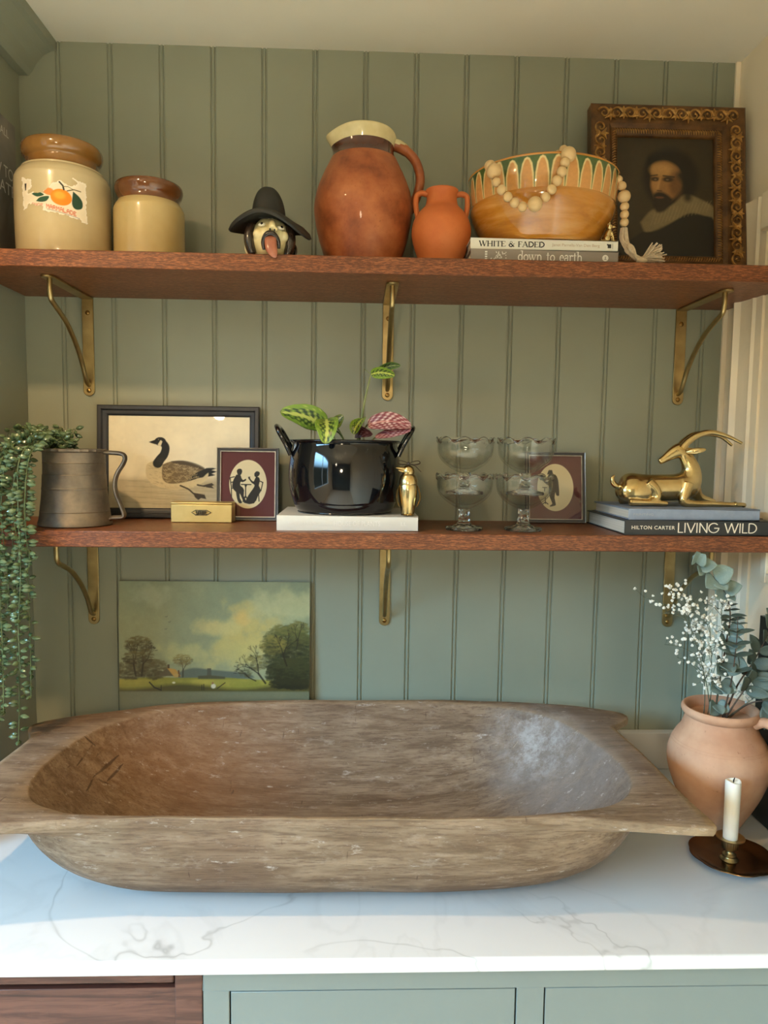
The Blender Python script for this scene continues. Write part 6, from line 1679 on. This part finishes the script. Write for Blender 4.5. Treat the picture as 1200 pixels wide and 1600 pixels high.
# two darker stems leaning out to the right
def leaning(pts, label, sizes, seed, mat=m_euc2):
    root, P = stem_thing('eucalyptus_stem', label, 'eucalyptus', 'eucalyptus stems', pts, 0.0019, m_twig)
    r2 = random.Random(seed)
    for i, (t_, s) in enumerate(sizes):
        p, d_ = at(P, t_)
        for sg in (-1, 1):
            sd_ = d_.cross(Vector((0, -1, 0))).normalized()
            dr_ = sd_*sg + d_*r2.uniform(0.35, 0.8) + Vector((0, r2.uniform(-0.7, 0.1), 0))
            leaf_obj(root, 'oval', mat, p, dr_, (r2.uniform(-.5, .5), -1, r2.uniform(-0.2, 0.7)), s*r2.uniform(0.85, 1.15))
    return root
leaning([(1.302, -0.262, 1.116), (1.318, -0.275, 1.185), (1.338, -0.285, 1.230), (1.356, -0.290, 1.275), (1.368, -0.294, 1.318)], 'dark eucalyptus stem leaning out past the doorframe', [(0.97, .030), (0.86, .034), (0.74, .038), (0.62, .040), (0.50, .040), (0.38, .040)], 3)
leaning([(1.300, -0.268, 1.116), (1.308, -0.290, 1.160), (1.322, -0.302, 1.195), (1.332, -0.308, 1.215)], 'short dark eucalyptus sprig low in the mouth of the vase', [(0.98, .032), (0.80, .042), (0.60, .046)], 5)
leaning([(1.305, -0.262, 1.116), (1.330, -0.285, 1.155), (1.352, -0.298, 1.168), (1.362, -0.304, 1.165)], 'broad-leaved eucalyptus sprig drooping over the vase handle', [(0.95, .046), (0.70, .036)], 8)

# gypsophila sprays
m_gyp = pmat('white_gypsophila_petal', srgb(244, 242, 234), srgb(232, 228, 216), rough=0.8, scale=90)
m_gstem = pmat('dry_grey_green_stem', srgb(98, 104, 84), srgb(78, 84, 68), rough=0.7, scale=60)
fl0 = None
def spray(label, pts, tips, seed):
    global fl0
    r2 = random.Random(seed)
    root, P = stem_thing('gypsophila_spray', label, 'gypsophila', 'gypsophila sprays', pts, 0.0010, m_gstem, 0.0005)
    br = MB(); fl = []
    dens = min(1.45, 97.0/sum(t_[3] for t_ in tips))
    for (t_, tx, tz, n) in tips:
        p, d_ = at(P, t_)
        tip = Vector((tx, -0.262 - 0.045*r2.random(), tz)) - VB
        mid = p.lerp(tip, 0.55) + Vector((0, -0.004, 0.006))
        Q = bez([p, mid, tip], 5)
        br.tube(Q, 0.0005, 5)
        for k in range(max(1, int(n*dens))):
            s_ = at(Q, r2.uniform(0.50, 1.0))[0]
            e = s_ + Vector((r2.uniform(-1, 1)*0.017, r2.uniform(-1, 0.6)*0.012, r2.uniform(-0.35, 1)*0.017))
            br.tube([s_, e], 0.00028, 4); fl.append(e)
    br.build('branchlets', m_gstem, root, merge=False)['kind'] = 'stuff'
    for e in fl[:98]:
        if fl0 is None:
            q = MB()
            for k in range(9):
                a = k*2.4; h_ = (k % 3)*0.42 - 0.3
                q.ball((0.55*math.cos(a)*(1 - abs(h_)*0.5), 0.55*math.sin(a)*(1 - abs(h_)*0.5), h_*0.8), (0.48, 0.48, 0.34), 7, 4)
            fl0 = o = q.build('blossom', m_gyp, root, merge=False)
        else:
            o = fl0.copy(); COL.objects.link(o); o.parent = root
        o.location = e; s = r2.uniform(0.0024, 0.0036); o.scale = (s, s, s); o.rotation_euler = (r2.random()*6, r2.random()*6, 0)
    return root
spray('gypsophila spray reaching furthest to the left across the lower right bracket', [(1.282, -0.262, 1.116), (1.262, -0.285, 1.180), (1.236, -0.296, 1.255), (1.212, -0.302, 1.315)],
      [(0.95, 1.150, 1.343, 9), (0.96, 1.182, 1.358, 12), (0.98, 1.205, 1.365, 8), (0.92, 1.176, 1.318, 7), (0.99, 1.215, 1.325, 22), (0.8, 1.196, 1.335, 12), (0.62, 1.184, 1.262, 9), (0.45, 1.212, 1.236, 4), (0.9, 1.222, 1.345, 8)], 31)
spray('upright gypsophila spray between the bracket and the tall eucalyptus', [(1.276, -0.258, 1.116), (1.268, -0.285, 1.180), (1.258, -0.300, 1.240), (1.250, -0.306, 1.290)],
      [(0.98, 1.242, 1.305, 14), (0.9, 1.256, 1.310, 16), (0.8, 1.236, 1.285, 14), (0.7, 1.262, 1.275, 14), (0.6, 1.246, 1.258, 12), (0.5, 1.266, 1.245, 8), (0.35, 1.254, 1.215, 9)], 37)
spray('gypsophila spray tucked against the tall eucalyptus leaves', [(1.286, -0.258, 1.116), (1.284, -0.282, 1.190), (1.278, -0.296, 1.260), (1.270, -0.302, 1.320)],
      [(0.99, 1.258, 1.330, 7), (0.98, 1.270, 1.340, 11), (0.96, 1.278, 1.325, 8), (0.8, 1.268, 1.285, 6), (0.4, 1.258, 1.200, 9), (0.3, 1.264, 1.190, 6)], 43)
spray('slender gypsophila spray rising between the lower right bracket and the vase', [(1.272, -0.254, 1.116), (1.262, -0.275, 1.170), (1.250, -0.288, 1.225), (1.240, -0.296, 1.270)],
      [(0.98, 1.232, 1.292, 12), (0.9, 1.248, 1.285, 12), (0.8, 1.228, 1.268, 10), (0.7, 1.252, 1.256, 12), (0.55, 1.236, 1.236, 8), (0.5, 1.262, 1.228, 8), (0.35, 1.250, 1.200, 8)], 53)
spray('small gypsophila sprig at the right side of the vase mouth', [(1.300, -0.262, 1.116), (1.320, -0.285, 1.150), (1.338, -0.296, 1.172)],
      [(0.98, 1.345, 1.178, 9), (0.9, 1.330, 1.190, 8), (0.8, 1.318, 1.176, 7), (0.9, 1.352, 1.160, 6)], 47)

# brass chamberstick and candle
m_brass_old = pmat('bronze_brown_brass', srgb(136, 104, 70), srgb(104, 78, 52), rough=0.22, metal=1.0, scale=16, rvar=0.15)
TX, TY = 1.2760, -0.366
cs = empty('chamberstick', (TX, TY, CT), 'old brass chamberstick with a scalloped drip tray', 'candleholder')
def sc_fn(r, z, a):
    k = max(0, (r - 0.05)/0.016)
    return r*(1 + 0.030*k*abs(math.sin(4.5*a)) - 0.015*k), z
MB().lathe([(0.0, 0.0015), (0.040, 0.0015), (0.048, 0.0020), (0.058, 0.0060), (0.0655, 0.0092), (0.0668, 0.0098), (0.0662, 0.0108), (0.0640, 0.0104), (0.057, 0.0076), (0.047, 0.0040), (0.040, 0.0034), (0.0, 0.0034)], 120, fn=sc_fn).build('tray', m_brass_old, cs, sharp=50)
def fl_fn(r, z, a): return (r + 0.0005*math.cos(22*a) if 0.024 < z < 0.036 else r), z
MB().lathe(curve2([(0.0, 0.0034), (0.0140, 0.0036), (0.0125, 0.0060), (0.0100, 0.0090), (0.0110, 0.0120), (0.0075, 0.0150), (0.0060, 0.0180), (0.0085, 0.0205), (0.0120, 0.0230)], 4) + [(0.0125, 0.0245), (0.0130, 0.0355), (0.0140, 0.0365), (0.0140, 0.0385), (0.0225, 0.0405), (0.0230, 0.0420), (0.0215, 0.0424), (0.0138, 0.0408), (0.0118, 0.0406), (0.0118, 0.026), (0.0, 0.026)], 66, (-0.006, -0.004, 0), fl_fn).build('socket', m_gold_dark if 'm_gold_dark' in globals() else m_brass_aged, cs, sharp=40)
MB().tube([(0.066 + 0.0125 - 0.0125*math.cos(t_), -0.002, 0.0165 + 0.0125*math.sin(t_)) for t_ in [0.0 + 2*PI*k/28 for k in range(29)]], 0.0022, 10, caps=False).build('ring_handle', m_brass_old, cs, None, (0, 0, R(-35)))
m_wax = pmat('white_candle_wax', srgb(242, 236, 222), srgb(236, 228, 212), rough=0.45, scale=14)
m_wax.node_tree.nodes['Principled BSDF'].inputs['Subsurface Weight'].default_value = 0.15
m_wax.node_tree.nodes['Principled BSDF'].inputs['Subsurface Radius'].default_value = (0.01, 0.006, 0.004)
cd = empty('candle', (TX - 0.006, TY - 0.004, CT + 0.0262), 'white dinner candle stub standing in the brass chamberstick', 'candle')
MB().lathe([(0.0, 0.0), (0.0112, 0.0), (0.0116, 0.02), (0.0121, 0.080), (0.0124, 0.1090), (0.0120, 0.1118), (0.0108, 0.1125), (0.0080, 0.1105), (0.0, 0.1095)], 40, fn=lambda r, z, a: (r, z + (0.0012*math.sin(a*2 + 1) if z > 0.1 else 0))).build('wax', m_wax, cd, sharp=50)
MB().tube([(0, 0, 0.108), (0.0004, 0, 0.113), (0.0018, -0.0005, 0.1175)], [0.0010, 0.0011, 0.0007], 8).build('wick', pmat('burnt_wick', srgb(30, 26, 24), rough=0.9), cd)
